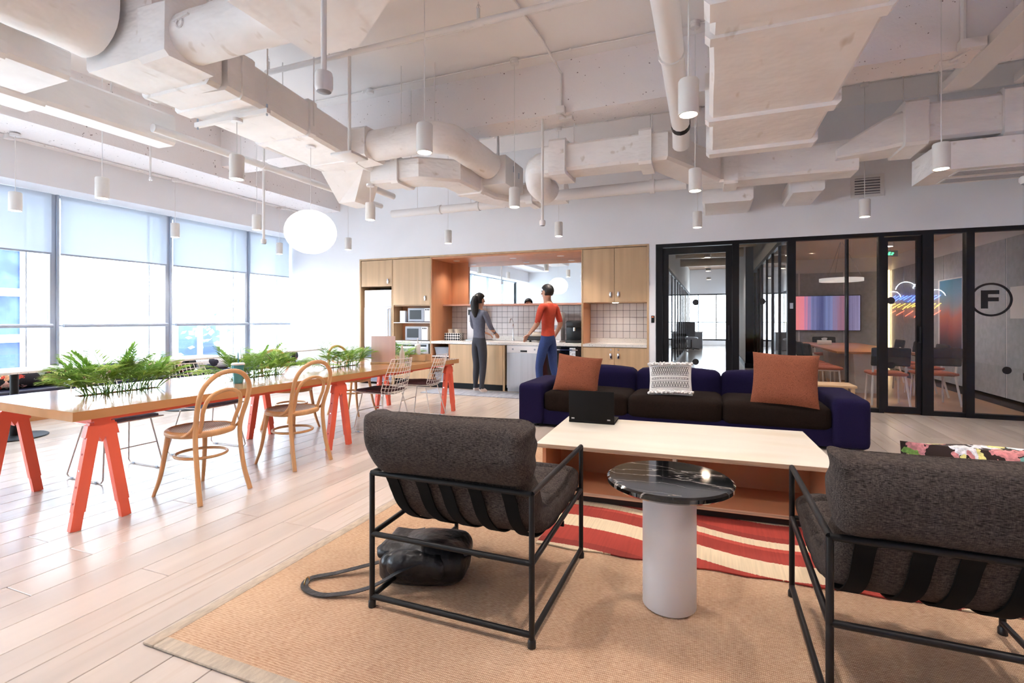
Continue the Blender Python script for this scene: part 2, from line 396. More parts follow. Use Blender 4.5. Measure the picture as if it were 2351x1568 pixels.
# ---------------------------------------------------------------- outside
gm = mat('plaza_paving', H('#c9c7c4'), .9)
tag(B().box(-90, XW-.26, -40, 60, -1.2, -1.0).build('ground', gm), kind='structure')
BLUEG = mat('curtain_wall_blue', H('#4a5f8c'), .3, var=(1.2, .2, None), alt=(H('#36486f'), .8, .5, .6, None))
BANDW = mat('facade_white', H('#eef2f6'), .7)
t = thing('office_tower', 'blue glass office tower with white floor bands seen through the left window', 'building', (-27, 11.6, -1))
B().box(-4, 0, -9, .5, 0, 22).build('facade', BLUEG, t, None)
for k in range(12): B().box(-.01, .35, -9, 1.0, 1.3+1.9*k, 1.62+1.9*k).build('floor_band', BANDW, t, None)
for k in range(4): B().box(.01, .12, .3-2.2*k, .42-2.2*k, 0, 22).build('fin', BANDW, t, None)
t = thing('pavilion', 'low white pavilion with dark blue shopfront windows across the plaza', 'building', (-22, 14.6, -1))
B().box(-3, 0, 0, 5, 0, 3.0).build('wall', BANDW, t, None)
for k in range(2): B().box(-.05, .03, .6+1.15*k, 1.45+1.15*k, .2, 2.0).build('window', BLUEG, t, None)
t = thing('parked_car', 'pale parked car beyond the glass near the second mullion', 'car', (-19, 17.5, -1), .35)
b = B().rbox(-.85, .85, -2.1, 2.1, .3, .85, .2, 3).build('body', WHITEP, t)
B().hexa([(-.75,-1.3,.84),(.75,-1.3,.84),(.75,1.1,.84),(-.75,1.1,.84),(-.6,-.7,1.4),(.6,-.7,1.4),(.6,.6,1.4),(-.6,.6,1.4)]).build('cabin', GREYP, t)
for sx in (-.8, .8):
    for sy in (-1.3, 1.3): B().cyl((sx-.1, sy, .32), (sx+.1, sy, .32), .32).build('wheel', BLACKF, t)
LEAFO = mat('outdoor_leaf', H('#8fa9a0'), .7)
for nm, px, py, lab in (('street_tree', -17, 13.4, 'sparse grey green street tree outside the second window bay'), ('street_tree', -20, 21, 'pale street tree outside behind the teal tumbler window')):
    t = thing(nm, lab, 'tree', (px, py, -1))
    B().tube([(0,0,0),(.05,0,1.2),(0,.1,2.2)], [.07,.05,.02], 6).build('trunk', GREYP, t)
    b = B()
    for k in range(160):
        p = Vector((random.gauss(0,.5), random.gauss(0,.55), 1.9+random.gauss(0,.4))); q = Vector((random.uniform(-1,1), random.uniform(-1,1), random.uniform(-1,1))).normalized()*.12; r_ = q.orthogonal()*.6
        b.add([p-q, p+r_, p+q, p-r_], [(0,1,2,3)])
    b.build('foliage', LEAFO, t, None)
# ---------------------------------------------------------------- glass partition, corridor, meeting room
FY0, FY1 = YB+.0, YB+.09
gt = tag(bpy.data.objects.new('window_20', None), kind='structure', label='black framed glass partition on the back wall'); COL.objects.link(gt)
B().box(GX0, GX1, FY0, FY1, GZ-.055, GZ).build('frame_head', BLACKF, gt, None)
B().box(.378, 2.083, FY0, FY1, 0, .055).box(2.671, GX1, FY0, FY1, 0, .055).build('frame_sill', BLACKF, gt, None)
for a, c in ((-.795, -.70), (.285, .378), (1.003, 1.106), (2.083, 2.137), (2.552, 2.671), (3.005, 3.088), (3.86, 3.93)):
    B().box(a, c, FY0-.012, FY1+.012, 0, GZ-.055).build('post', BLACKF, gt, None)
B().box(1.722, 1.762, FY1+.01, FY1+.05, .055, GZ-.055).build('post', BLACKF, gt, None)
for a, c in ((.378, 1.003), (1.106, 1.722), (1.762, 2.083), (2.671, 3.005), (3.088, 3.86)):
    B().box(a, c, YB+.035, YB+.047, .055, GZ-.055).build('pane', GLASS, gt, None)
DOT = mat('black_vinyl', H('#0c0c10'), .6)
for x_, z_ in ((.682, 1.507), (1.28, .61), (2.165, .635), (3.419, .613)):
    B().tube([(x_, YB+.030, z_), (x_, YB+.0345, z_)], .046, 28).build('vinyl_dot', DOT, gt)
# F in a circle on the pane
b = B(); n = 48; vs = []
for k in range(n):
    a = 2*pi*k/n
    for r_ in (.212, .186): vs += [(3.264+r_*cos(a)*1.0, YB+.030, 1.497+r_*sin(a)), (3.264+r_*cos(a), YB+.034, 1.497+r_*sin(a))]
fs = []
for k in range(n):
    a = 4*k; c = 4*((k+1) % n); fs += [(a, c, c+2, a+2), (a+1, a+3, c+3, c+1), (a, a+1, c+1, c), (a+2, c+2, c+3, a+3)]
b.add(vs, fs); b.build('vinyl_ring', DOT, gt, None)
b = B(); b.prism([(3.165,1.385),(3.235,1.385),(3.235,1.475),(3.34,1.475),(3.34,1.525),(3.235,1.525),(3.235,1.565),(3.345,1.565),(3.345,1.615),(3.165,1.615)], YB+.030, YB+.034, 'y')
b.build('letter_f', DOT, gt, None)
B().box(1.03, 1.07, YB-.03, YB-.012, 1.40, 1.48).build('card_reader', GREYP, gt, None)
def glazed_door(nm, x0, x1, lab, dots, hand, st=.075):
    d = tag(bpy.data.objects.new(nm, None), kind='structure', label=lab); COL.objects.link(d)
    B().box(x0, x0+st, YB+.02, YB+.07, .01, GZ-.065).box(x1-st, x1, YB+.02, YB+.07, .01, GZ-.065).box(x0+st, x1-st, YB+.02, YB+.07, GZ-.065-st*1.15, GZ-.065).box(x0+st, x1-st, YB+.02, YB+.07, .01, .09).build('door_frame', BLACKF, d, None)
    B().box(x0+st, x1-st, YB+.04, YB+.05, .09, GZ-.065-st*1.15).build('pane', GLASS, d, None)
    for x_, z_ in dots: B().tube([(x_, YB+.035, z_), (x_, YB+.0395, z_)], .046, 28).build('vinyl_dot', DOT, d)
    hx = x1-st/2 if hand > 0 else x0+st/2
    B().tube([(hx, YB+.02, .95), (hx, YB-.03, .95), (hx, YB-.03, 1.15), (hx, YB+.02, 1.15)], .011, 8).build('door_handle', BLACKM, d)
glazed_door('door_1', -.698, .283, 'black framed glass door into the corridor', [(-.221, 1.506), (-.221, .606)], 1, .085)
glazed_door('door_2', 2.139, 2.550, 'narrow black framed glass sliding door of the meeting room', [(2.225, 1.50), (2.225, .635)], 1, .05)
t = thing('card_reader', 'small black card reader on the white wall left of the corridor door', 'card reader', (-.845, YB, 1.25))
B().rbox(-.022, .022, -.018, 0, -.055, .055, .004).build('housing', PLASTB, t); B().box(-.012, .012, -.0195, -.017, .03, .04).build('indicator', mat('led_red', (1, .1, .05), .4, emit=((1, .15, .05), 2.0)), t, None)
# shells beyond the glass
MC = mat('meeting_ceiling', H('#ddd0c6'), .85)
MF = mat('meeting_floor', H('#c79a72'), .35, var=(6, .1, (1, .08, 1)))
CF = mat('corridor_floor', H('#c9bfb6'), .16, var=(4, .06, (1, .1, 1)))
struct('floor_meeting', B().box(1.03, 3.93, YB+.1, 14.2, -.05, -.002), MF)
struct('floor_corridor', B().box(-4.0, 1.03, YB+.1, 25.4, -.05, -.002), CF)
struct('ceiling_meeting', B().box(1.0, 4.0, YB+.14, 14.3, 2.72, 2.8), MC)
struct('wall_meeting_right', B().box(3.93, 4.05, YB+.14, 14.3, 0, 2.8), WHITE)
struct('wall_meeting_back', B().box(.82, 4.0, 14.2, 14.3, 0, 3.6), WHITE)
wr = tag(bpy.data.objects.new('wall_acoustic', None), kind='structure', label='grey felt acoustic panelling in the meeting room'); COL.objects.link(wr)
yy = YB+.16
for k in range(6):
    e = min(yy + 1.02, 14.18)
    B().box(3.895, 3.93, yy+.02, e-.02, .13, 2.40).build('felt_panel', FELT, wr, None)
    B().box(3.905, 3.93, e-.02, e+.02, .13, 2.40).build('joint_strip', STEELW, wr, None); yy = e
for k in range(3):
    B().box(1.1+.95*k, 2.0+.95*k, 14.165, 14.2, .13, 2.38).build('felt_panel', FELT, wr, None)
B().box(3.89, 3.93, YB+.14, 14.18, 0, .12).build('baseboard', BLACKF, wr, None)
tag(B().box(3.80, 3.86, 14.10, 14.17, .1, 2.40).build('light_strip', mat('warm_strip_glow', (1, .8, .5), .5, emit=((1, .70, .36), 4.0))), 'glowing warm vertical light strip in the meeting room corner', 'light strip')
# glass side of the meeting room
gs = tag(bpy.data.objects.new('window_21', None), kind='structure', label='glass side wall of the meeting room along the corridor'); COL.objects.link(gs)
B().box(1.0, 1.06, YB+.14, 14.2, 2.43, 2.50).box(1.0, 1.06, YB+.14, 14.2, 0, .06).build('frame_rail', BLACKF, gs, None)
for k in range(6): B().box(1.005, 1.055, 9.1+1.0*k, 9.14+1.0*k, .06, 2.43).build('post', BLACKF, gs, None)
B().box(1.025, 1.037, YB+.14, 14.2, .06, 2.43).build('pane', GLASS, gs, None)
struct('wall_corridor_upper', B().box(1.0, 1.06, YB+.14, 14.2, 2.50, 3.6), mat('corridor_wall', H('#e2dccf'), .8))
struct('wall_corridor_stub', B().box(.82, 1.1, 14.2, 25.4, .0, 3.6), WHITE)
struct('baseboard_corridor', B().box(.80, .82, 14.18, 25.4, 0, .12).box(.80, 1.0, 14.18, 14.2, 0, .12), BLACKF)
# corridor
CWW = mat('corridor_wall_white', H('#dedbd6'), .8)
struct('wall_corridor_left', B().box(-1.02, -.96, 9.0, 10.2, 0, 3.6).box(-1.02, -.96, 10.2, 25.4, 2.5, 3.6), CWW)
struct('wall_office_left', B().box(-4.1, -4.0, 10, 25.4, 0, 3.6).box(-4.0, -1.02, 9.98, 10.1, 0, 3.6), CWW)
cg = tag(bpy.data.objects.new('window_22', None), kind='structure', label='black framed glass office fronts on the left of the corridor'); COL.objects.link(cg)
B().box(-1.0, -.96, 10.2, 25.4, 2.42, 2.5).box(-1.0, -.96, 10.2, 25.4, 0, .06).build('frame_rail', BLACKF, cg, None)
for k in range(12): B().box(-1.0, -.96, 10.2+1.25*k, 10.26+1.25*k, .06, 2.42).build('post', BLACKF, cg, None)
B().box(-.986, -.976, 10.2, 25.4, .06, 2.42).build('pane', GLASS, cg, None)
struct('ceiling_corridor', B().box(-4.1, 1.1, YB+.14, 25.5, 3.6, 3.7), mat('raw_concrete_brown', H('#8d7463'), .9, var=(2, .2, None)))
struct('wall_corridor_end', B().box(-4.1, -.96, 25.4, 25.5, 0, 3.6).box(-.96, 1.1, 25.4, 25.5, 2.45, 3.6).box(-4.1, 1.1, 25.4, 25.5, -.05, .25), WHITE)
ew = tag(bpy.data.objects.new('window_23', None), kind='structure', label='bright window at the far end of the corridor'); COL.objects.link(ew)
B().box(-.96, .82, 25.42, 25.46, .25, .32).box(-.96, .82, 25.42, 25.46, 1.1, 1.13).box(-.96, .82, 25.42, 25.46, 2.39, 2.45).box(-.6, -.56, 25.42, 25.46, .25, 2.45).box(.2, .24, 25.42, 25.46, .25, 2.45).build('window_frame', BLACKF, ew, None)
portal((-.07, 25.6, 1.35), (radians(-90), 0, 0), 1.8, 2.2)
FOIL = mat('foil_duct', H('#b9a88f'), .35, metal=.6, bump=(12, .5, None))
for k, yy in enumerate((9.6, 11.4, 13.2, 15.2, 17.5)):
    t = thing('corridor_duct', 'foil wrapped round duct crossing the corridor ceiling, %s from the door' % ('first second third fourth fifth'.split()[k]), 'duct', (0, yy, 3.15), 0, 'foil ducts over the corridor')
    B().cyl((-.95, 0, 0), (.98, 0, 0), .17, n=20).build('duct_tube', FOIL, t)
    B().tube([(-.5, 0, .17), (-.5, 0, .45)], .01, 6).build('hanger', STEELW, t)
def downlight(x_, y_, z_, lab, power, group, rad=.07):
    t = thing('ceiling_downlight', lab, 'light', (x_, y_, z_), 0, group)
    B().lathe([(rad+.015, -.001), (rad+.015, -.10), (rad, -.10), (rad, -.02)], n=24).build('trim_ring', LAMPW, t)
    B().lathe([(.0, -.092), (rad, -.092)], n=24).build('lens', GLOW, t, None)
    l = bpy.data.lights.new('downlight_lamp', 'SPOT'); l.energy = power; l.color = LAMP; l.spot_size = radians(140); l.spot_blend = .8; l.shadow_soft_size = .06
    o = bpy.data.objects.new('downlight_lamp', l); COL.objects.link(o); o.parent = t; o.location = (0, 0, -.11)
for k, (x_, y_) in enumerate(((1.55, 9.6), (2.6, 9.6), (1.55, 12.2), (3.1, 11.4))):
    downlight(x_, y_, 2.72, 'white surface downlight on the meeting room ceiling, ' + ('near the corridor glass', 'above the nearest end of the table', 'in the far corner by the screen', 'beside the felt wall')[k], 38, 'meeting room downlights')
for k, y_ in enumerate((10.4, 14.4, 18.4, 22.4)):  # lamps added to brighten the corridor, no known fixtures here
    downlight(-.1, y_, 3.0, 'added corridor downlight, %s from the glass door' % ('first second third fourth'.split()[k]), 45, 'added corridor downlights')
# meeting furniture
MT = mat('meeting_table_wood', H('#b57647'), .3, var=(6, .08, (1, .06, 1)))
t = thing('meeting_table', 'long wooden meeting table on white pedestals behind the glass', 'table', (2.45, 11.3, 0))
B().rbox(-.55, .55, -1.75, 1.75, .69, .73, .01).build('table_top', MT, t)
for yy in (-1.0, 1.0): B().hexa([(-.16,yy-.2,0),(.16,yy-.2,0),(.16,yy+.2,0),(-.16,yy+.2,0),(-.22,yy-.28,.69),(.22,yy-.28,.69),(.22,yy+.28,.69),(-.22,yy+.28,.69)]).build('pedestal', STEELW, t)
RUSTS = mat('rust_seat_wool', H('#a5543a'), .9)
BKFAB = mat('black_back_wool', H('#0b0f10'), .9)
def meeting_chair(lab, loc, rz):
    t = thing('meeting_chair', lab, 'chair', loc, rz, 'chairs around the meeting table')
    B().puff((0, 0, .455), .23, .22, .025, .024, .006, 8).build('seat', RUSTS, t)
    b = B().puff((0, 0, 0), .235, .022, .135, .02, .0, 10); b.v = [(x, y - .5*x*x, z) for x, y, z in b.v]; b.xf(Matrix.Translation((0, -.225, .71)) @ Matrix.Rotation(.15, 4, 'X'))
    b.build('backrest', BKFAB, t)
    for s in (-1, 1):
        B().tube([(s*.21, .19, 0), (s*.19, .16, .43)], .013, 8).build('leg', WIREW, t)
        B().tube([(s*.23, -.26, 0), (s*.195, -.17, .42), (s*.20, -.21, .70)], .015, 8).build('leg', WIREW, t)
        B().tube([(s*.19, .16, .42), (s*.195, -.17, .42)], .011, 8).build('seat_rail', WIREW, t)
    return t
mc = meeting_chair('black backed meeting chair nearest the glass, right of the sliding door post', (3.05, 9.2, 0), .10)
for loc, rz, lab in (((2.40, 8.95, 0), -.02, 'black backed meeting chair with rust seat, just behind the narrow sliding door'),
                     ((1.75, 9.62, 0), -pi/2, 'nearest black meeting chair in the row along the corridor glass'),
                     ((1.73, 10.22, 0), -pi/2, 'second black meeting chair in the row along the corridor glass'),
                     ((1.72, 10.82, 0), -pi/2, 'third black meeting chair in the row along the corridor glass'),
                     ((1.72, 11.42, 0), -pi/2, 'farthest black meeting chair in the row along the corridor glass'),
                     ((3.25, 10.2, 0), pi/2, 'black meeting chair on the felt wall side, closest to the glass'),
                     ((3.25, 11.2, 0), pi/2, 'black meeting chair on the felt wall side, middle of the row'),
                     ((3.25, 12.2, 0), pi/2, 'black meeting chair on the felt wall side, farthest in'),
                     ((2.45, 13.35, 0), pi, 'black meeting chair at the head of the table under the screen')):
    dup(mc, loc, rz, lab)
def stripes(name, axis, cols, scale, emit, rough=.3):
    m = mat(name, (.5,.5,.5,1), rough); t = m.node_tree; L = t.links.new; b = t.nodes['Principled BSDF']
    tc = nd(t, 'ShaderNodeTexCoord'); mp = nd(t, 'ShaderNodeMapping'); L(tc.outputs['Object'], mp.inputs[0])
    mp.inputs['Scale'].default_value = scale
    n = nd(t, 'ShaderNodeTexNoise'); n.inputs['Scale'].default_value = 1; n.inputs['Detail'].default_value = 3; L(mp.outputs[0], n.inputs['Vector'])
    sp = nd(t, 'ShaderNodeSeparateXYZ'); L(tc.outputs['Object'], sp.inputs[0])
    ad = nd(t, 'ShaderNodeMath', operation='MULTIPLY_ADD'); ad.inputs[1].default_value = .30; L(n.outputs['Fac'], ad.inputs[0])
    mr = nd(t, 'ShaderNodeMapRange'); mr.inputs['From Min'].default_value = axis[1]; mr.inputs['From Max'].default_value = axis[2]; L(sp.outputs[axis[0]], mr.inputs['Value'])
    sb = nd(t, 'ShaderNodeMath', operation='SUBTRACT'); sb.inputs[1].default_value = .15; L(mr.outputs[0], sb.inputs[0]); L(sb.outputs[0], ad.inputs[2])
    cr = nd(t, 'ShaderNodeValToRGB'); L(ad.outputs[0], cr.inputs[0]); e = cr.color_ramp.elements
    while len(e) < len(cols): e.new(.5)
    for i, c in enumerate(cols): e[i].position = i/(len(cols)-1); e[i].color = c
    L(cr.outputs[0], b.inputs['Base Color'])
    if emit: L(cr.outputs[0], b.inputs['Emission Color']); b.inputs['Emission Strength'].default_value = emit
    return m
TVM = stripes('screen_stripes', (0, -.8, .8), [H('#d8c46a'), H('#cf7a5c'), H('#d1758c'), H('#6a6f9c'), H('#39406e'), H('#6c78a6'), H('#8a5d6e'), H('#5b5578'), H('#8c84a8')], (14, 1, .15), .9)
t = thing('wall_screen', 'wide wall screen with blurred colour stripes in the meeting room', 'screen', (2.48, 14.10, 1.40))
B().rbox(-.82, .82, 0, .05, -.43, .43, .008).build('bezel', PLASTB, t); B().box(-.80, .80, -.004, 0, -.415, .415).build('display', TVM, t, None)
ART = stripes('sunset_print', (2, -.62, .62), [H('#2b2730'), H('#5a2f2a'), H('#a2492a'), H('#d0713c'), H('#8fa0a0'), H('#5f9ab4'), H('#4f93b8')], (1, 3.0, .4), 0)
t = thing('framed_print', 'framed blue and orange sunset print leaning on the felt wall', 'picture', (3.87, 10.95, 1.30))
B().box(-.005, .03, -.48, .48, -.66, .66).build('frame', STEELW, t, None); B().box(-.008, -.004, -.46, .40, -.64, .64).build('print', ART, t, None)
t = thing('whiteboard_sheet', 'white paper sheet pinned on the felt wall beside the round F sign', 'paper', (3.885, 8.78, 1.48))
B().box(-.004, .004, -.30, .30, -.22, .22).build('sheet', STEELW, t, None)
t = thing('wall_socket', 'small black wall socket plate low on the felt wall', 'socket', (3.885, 8.72, .48)); B().rbox(-.01, .005, -.04, .04, -.05, .05, .004).build('plate', BLACKF, t)
t = thing('exit_sign', 'small green running man exit sign hanging in the meeting room', 'sign', (3.3, 12.0, 2.55))
B().rbox(-.12, .12, -.015, .015, -.06, .06, .006).build('housing', GREYP, t)
B().box(-.05, -.01, -.018, -.015, -.03, .01).box(-.035, .0, -.018, -.015, .012, .034).box(.0, .035, -.018, -.015, -.03, -.012).box(.015, .05, -.018, -.015, -.005, .02).build('pictogram', mat('exit_green', (.1, .8, .3), .5, emit=((.1, .9, .35), 2.0)), t, None)
B().tube([(0,0,.06),(0,0,.17)], .006, 6).build('rod', GREYP, t)
t = thing('ring_pendant', 'slim white ring pendant over the meeting table', 'light', (2.3, 11.2, 2.0))
b = B(); n = 40; vs = []
for k in range(n):
    a = 2*pi*k/n
    for r_, z_ in ((.36, -.03), (.36, .03), (.33, .03), (.33, -.03)): vs.append((r_*cos(a), r_*sin(a), z_))
b.add(vs, [(4*k+j, 4*((k+1)%n)+j, 4*((k+1)%n)+(j+1)%4, 4*k+(j+1)%4) for k in range(n) for j in range(4)]); b.build('ring', mat('ring_glow', (1, .95, .9), .5, emit=((1, .95, .9), .35)), t, None)
for a in (0, 2.1, 4.2): B().tube([(.345*cos(a), .345*sin(a), .03), (0, 0, .76)], .003, 4).build('cable', GREYP, t)
t = thing('tissue_box', 'white tissue box on the meeting table', 'box', (2.15, 11.9, .73)); B().rbox(-.12, .12, -.06, .06, 0, .09, .006).build('carton', STEELW, t); B().add([(-.04,0,.09),(.04,0,.09),(.06,.02,.14),(0,-.02,.15),(-.05,.02,.13)], [(0,1,2,3,4)]).build('tissue', WHITEP, t)
t = thing('low_stool', 'low pale wooden stool just behind the sofa arm by the glass', 'stool', (1.42, 7.45, 0))
B().rbox(-.24, .24, -.2, .2, .40, .43, .006).build('seat', OAKC, t)
for sx in (-.2, .2):
    for sy in (-.16, .16): B().bar((sx, sy, 0), (sx, sy, .40), .04).build('leg', OAKC, t)
t = thing('office_chair', 'black mesh office chair at the far end of the corridor', 'chair', (-.75, 21.5, 0))
B().puff((0,0,.48), .25, .25, .04, .035, .01, 6).build('seat', GREYM, t); B().puff((-.1,.25,.85), .24, .03, .3, .03, 0, 6).build('backrest', PLASTB, t); B().cyl((0,0,.08),(0,0,.45),.03).build('column', PLASTB, t)
for k in range(5): B().bar((0,0,.09),(.3*cos(k*1.257),.3*sin(k*1.257),.05),.04).build('leg', PLASTB, t)
t = thing('office_desk', 'desk with dark cabinet at the far end of the corridor', 'desk', (-.55, 22.9, 0))
B().box(-.4, .25, -.4, .4, .70, .73).build('desk_top', STEELW, t, None); B().box(-.38, .2, -.3, .35, 0, .70).build('cabinet', GREYP, t, None)
# neon sign hung on the wall behind the viewpoint: seen only as a reflection in the glass
NE = {'white': mat('neon_white', (1,1,1), .5, emit=((.8,.9,1), 30)), 'blue': mat('neon_blue', (.2,.3,1), .5, emit=((.1,.25,1), 40)), 'yellow': mat('neon_yellow', (1,.7,.2), .5, emit=((1,.6,.08), 34)), 'red': mat('neon_red', (1,.2,.1), .5, emit=((1,.12,.05), 34))}
t = thing('neon_sign', 'neon cloud with lightning rays, reflected in the meeting room glass', 'neon sign', (6.15, YF+.06, 1.85))
b = B()
for c in ((-.55, .1, .22), (-.2, .35, .28), (.25, .38, .26), (.6, .12, .24)): b.tube(arc((c[0], 0, c[1]), c[2], .2, pi-.1, 10), .012, 6)
b.build('cloud_outline', NE['white'], t)
random.seed(3)
for nm, col, z0, n_ in (('ray', 'blue', .08, 12), ('ray', 'yellow', -.18, 10), ('ray', 'red', -.42, 6)):
    for k in range(n_):
        x_ = -.6 + 1.2*k/(n_-1); B().tube([(x_+.12, .0, z0+.1), (x_-.1, .0, z0-.06+random.uniform(-.06,.06))], .011, 5).build('neon_ray', NE[col], t)
# ---------------------------------------------------------------- kitchenette (flush with the back wall)
NY = 8.86     # back of the niche
tag(B().box(KX0-.05, KX1+.05, NY+.02, NY+.12, -.05, KZ+.1).box(KX0-.05, KX0-.02, YB+.14, NY+.1, 0, KZ+.1).box(KX1+.02, KX1+.05, YB+.14, NY+.1, 0, KZ+.1).box(KX0-.05, KX1+.05, YB+.14, NY+.1, KZ+.02, KZ+.1).build('wall_niche', WHITE, None, None), kind='structure')
tag(B().box(KX0, KX1, YB+.05, NY, -.05, 0).build('floor_niche', SUBF, None, None), kind='structure')
def handle(parent, x_, z_, y_=-.0):
    B().rbox(x_-.016, x_+.016, y_-.022, y_, z_-.045, z_+.045, .004).build('handle', CHROME, parent)
# outer oak surround
t = thing('oak_surround', 'slim oak frame around the whole kitchenette opening', 'cabinet frame', (0, YB, 0))
B().box(KX0, KX0+.03, -.008, .62, 0, KZ).build('side_panel', OAKC, t, None)
B().box(KX1-.03, KX1, -.008, .62, 0, KZ).build('side_panel', OAKC, t, None)
B().box(KX0+.03, KX1-.03, -.008, .80, KZ-.03, KZ).build('top_panel', OAKC, t, None)
# tall left units
t = thing('fridge_cabinet', 'oak cabinet above the white fridge', 'cabinet', (0, YB, 0))
B().box(-6.388, -5.66, .02, .60, 1.885, 1.9).box(-6.388, -6.37, .02, .60, 1.885, 2.39).box(-5.675, -5.655, .0, .60, 0, 2.39).build('carcass', OAKC, t, None)
d = B().box(-6.375, -5.665, -.004, .018, 1.885, 2.385).build('door', OAKC, t, None); handle(d, -5.75, 1.98, -.004)
t = thing('microwave_cabinet', 'tall oak cabinet with two open microwave shelves', 'cabinet', (0, YB, 0))
B().box(-5.648, -5.63, .0, .60, 0, 2.39).box(-4.83, -4.808, -.006, .80, 0, 2.39).box(-5.63, -4.83, .58, .60, .845, 2.39).box(-5.63, -4.83, .02, .60, 1.5, 1.515).build('carcass', OAKC, t, None)
d = B().box(-5.626, -4.834, -.004, .018, 1.52, 2.385).build('door', OAKC, t, None); handle(d, -4.93, 1.64, -.004)
B().box(-5.63, -4.83, .0, .58, 1.178, 1.192).build('shelf', STEELW, t, None)
B().box(-5.63, -4.83, .30, .58, .845, 1.5).build('back_panel', OAKO, t, None)
B().box(-5.63, -4.83, .01, .30, .80, .845).build('counter', TERRAZZO, t, None)
B().box(-5.62, -4.84, .004, .02, .13, .40).build('drawer', OAKC, t, None); B().box(-5.62, -4.84, .004, .02, .41, .58).build('drawer', OAKC, t, None)
B().box(-5.63, -4.83, .06, .5, 0, .12).build('plinth', BLACKF, t, None)
def microwave(lab, z_, x0):
    t = thing('microwave', lab, 'microwave', (x0, YB+.04, z_), 0, 'microwaves on the open shelves')
    B().rbox(0, .50, 0, .25, .012, .27, .01).build('casing', STEELW if z_ < 1 else GREYP, t)
    d = B().box(.01, .36, -.008, 0, .02, .26).build('door', GREYP, t, None); B().box(.05, .30, -.011, -.008, .06, .23).build('window', PLASTB, d, None)
    p = B().box(.37, .49, -.006, 0, .02, .26).build('control_panel', WHITEP, t, None)
    for k in range(3): B().cyl((.395+.034*k, -.012, .235), (.395+.034*k, -.006, .235), .012, n=10).build('button', BLACKF, p)
microwave('grey microwave on the upper open shelf', 1.192, -5.34); microwave('white fronted microwave on the lower open shelf', .845, -5.40)
t = thing('paper_bag', 'small cream paper bag beside the upper microwave', 'bag', (-5.47, YB+.1, 1.192)); B().rbox(-.06, .06, -.04, .04, 0, .22, .006).build('bag_body', WHITEP, t)
t = thing('undercounter_oven', 'steel appliance front under the microwave counter', 'oven', (-5.23, YB, 0))
B().rbox(-.37, .37, -.01, .02, .59, .795, .004).build('front', STEEL, t); B().box(-.33, .33, -.016, -.01, .74, .78).build('control_strip', PLASTB, t, None); B().bar((-.3, -.03, .70), (.3, -.03, .70), .015).build('handle', CHROME, t)
# fridge
t = thing('fridge', 'white upright fridge with glass door and steel handle', 'fridge', (-6.02, YB+.05, 0))
B().rbox(-.325, .325, 0, .55, .03, 1.82, .012).build('body', WHITEP, t)
b = B()
for k in range(9): b.bar((-.22+.05*k, -.004, 1.62), (-.18+.05*k, -.004, 1.70), .012, .006)
gr = B().box(-.31, .31, -.012, 0, 1.50, 1.81).build('top_grille', STEELW, t, None); b.build('slots', GREYP, gr, None)
d = B().box(-.31, .31, -.022, 0, .72, 1.48).build('glass_door', WHITEP, t, None)
B().box(-.25, .19, -.026, -.022, .80, 1.40).build('pane', mat('fridge_glass', H('#dfe8ef'), .12), d, None); B().tube([(.27, -.022, .80), (.27, -.06, .82), (.27, -.06, 1.44), (.27, -.022, 1.46)], .013, 8).build('handle', CHROME, d)
B().box(-.31, .31, -.020, 0, .05, .70).build('lower_door', mat('fridge_dark', H('#8d94ab'), .3), t, None)
# niche: side panels, ceiling, back
NX0, NX1 = -4.805, -1.975
t = thing('oak_niche', 'orange toned oak lining of the open kitchen niche', 'panelling', (0, YB, 0))
B().box(NX0, NX0+.015, .0, .80, .845, 2.39).build('side_panel', OAKO, t, None)
B().box(NX1-.0, NX1+.02, -.006, .80, 0, 2.39).build('side_panel', OAKC, t, None)
B().box(NX0+.015, NX1, .01, .80, 2.36, 2.393).build('soffit', OAKO, t, None)
B().box(NX0+.015, -4.43, .78, .80, 1.54, 2.36).build('back_panel', OAKO, t, None)
t = thing('long_shelf', 'long thin pale wood shelf in front of the mirror', 'shelf', (0, YB, 0)); B().box(NX0+.016, NX1, .40, .79, 1.505, 1.535).build('board', mat('shelf_pink_oak', H('#d9a48c'), .5), t, None)
t = thing('mirror_panel', 'wide frameless mirror above the kitchen shelf', 'mirror', (0, YB, 0)); B().box(-4.43, NX1, .782, .80, 1.54, 2.36).build('glass', MIRROR, t, None)
def tiles(nm, lab, x0, x1, z0, z1, y_, s):
    t = tag(bpy.data.objects.new(nm, None), kind='structure', label=lab); COL.objects.link(t)
    B().box(x0, x1, y_, y_+.02, z0, z1).build('grout_bed', GROUT, t, None)
    nx = max(1, round((x1-x0)/s)); nz = max(1, round((z1-z0)/s)); dx = (x1-x0)/nx; dz = (z1-z0)/nz
    me = B().rbox(-dx/2+.0022, dx/2-.0022, -.006, 0, -dz/2+.0022, dz/2-.0022, .0015, 1).mesh('tile', TILE)
    for i in range(nx):
        for j in range(nz): link('tile', me, t, (x0+dx*(i+.5), y_, z0+dz*(j+.5)))
tiles('wall_backsplash', 'white square tiled backsplash with dark joints in the niche', NX0+.016, NX1-.001, .86, 1.504, YB+.775, .107)
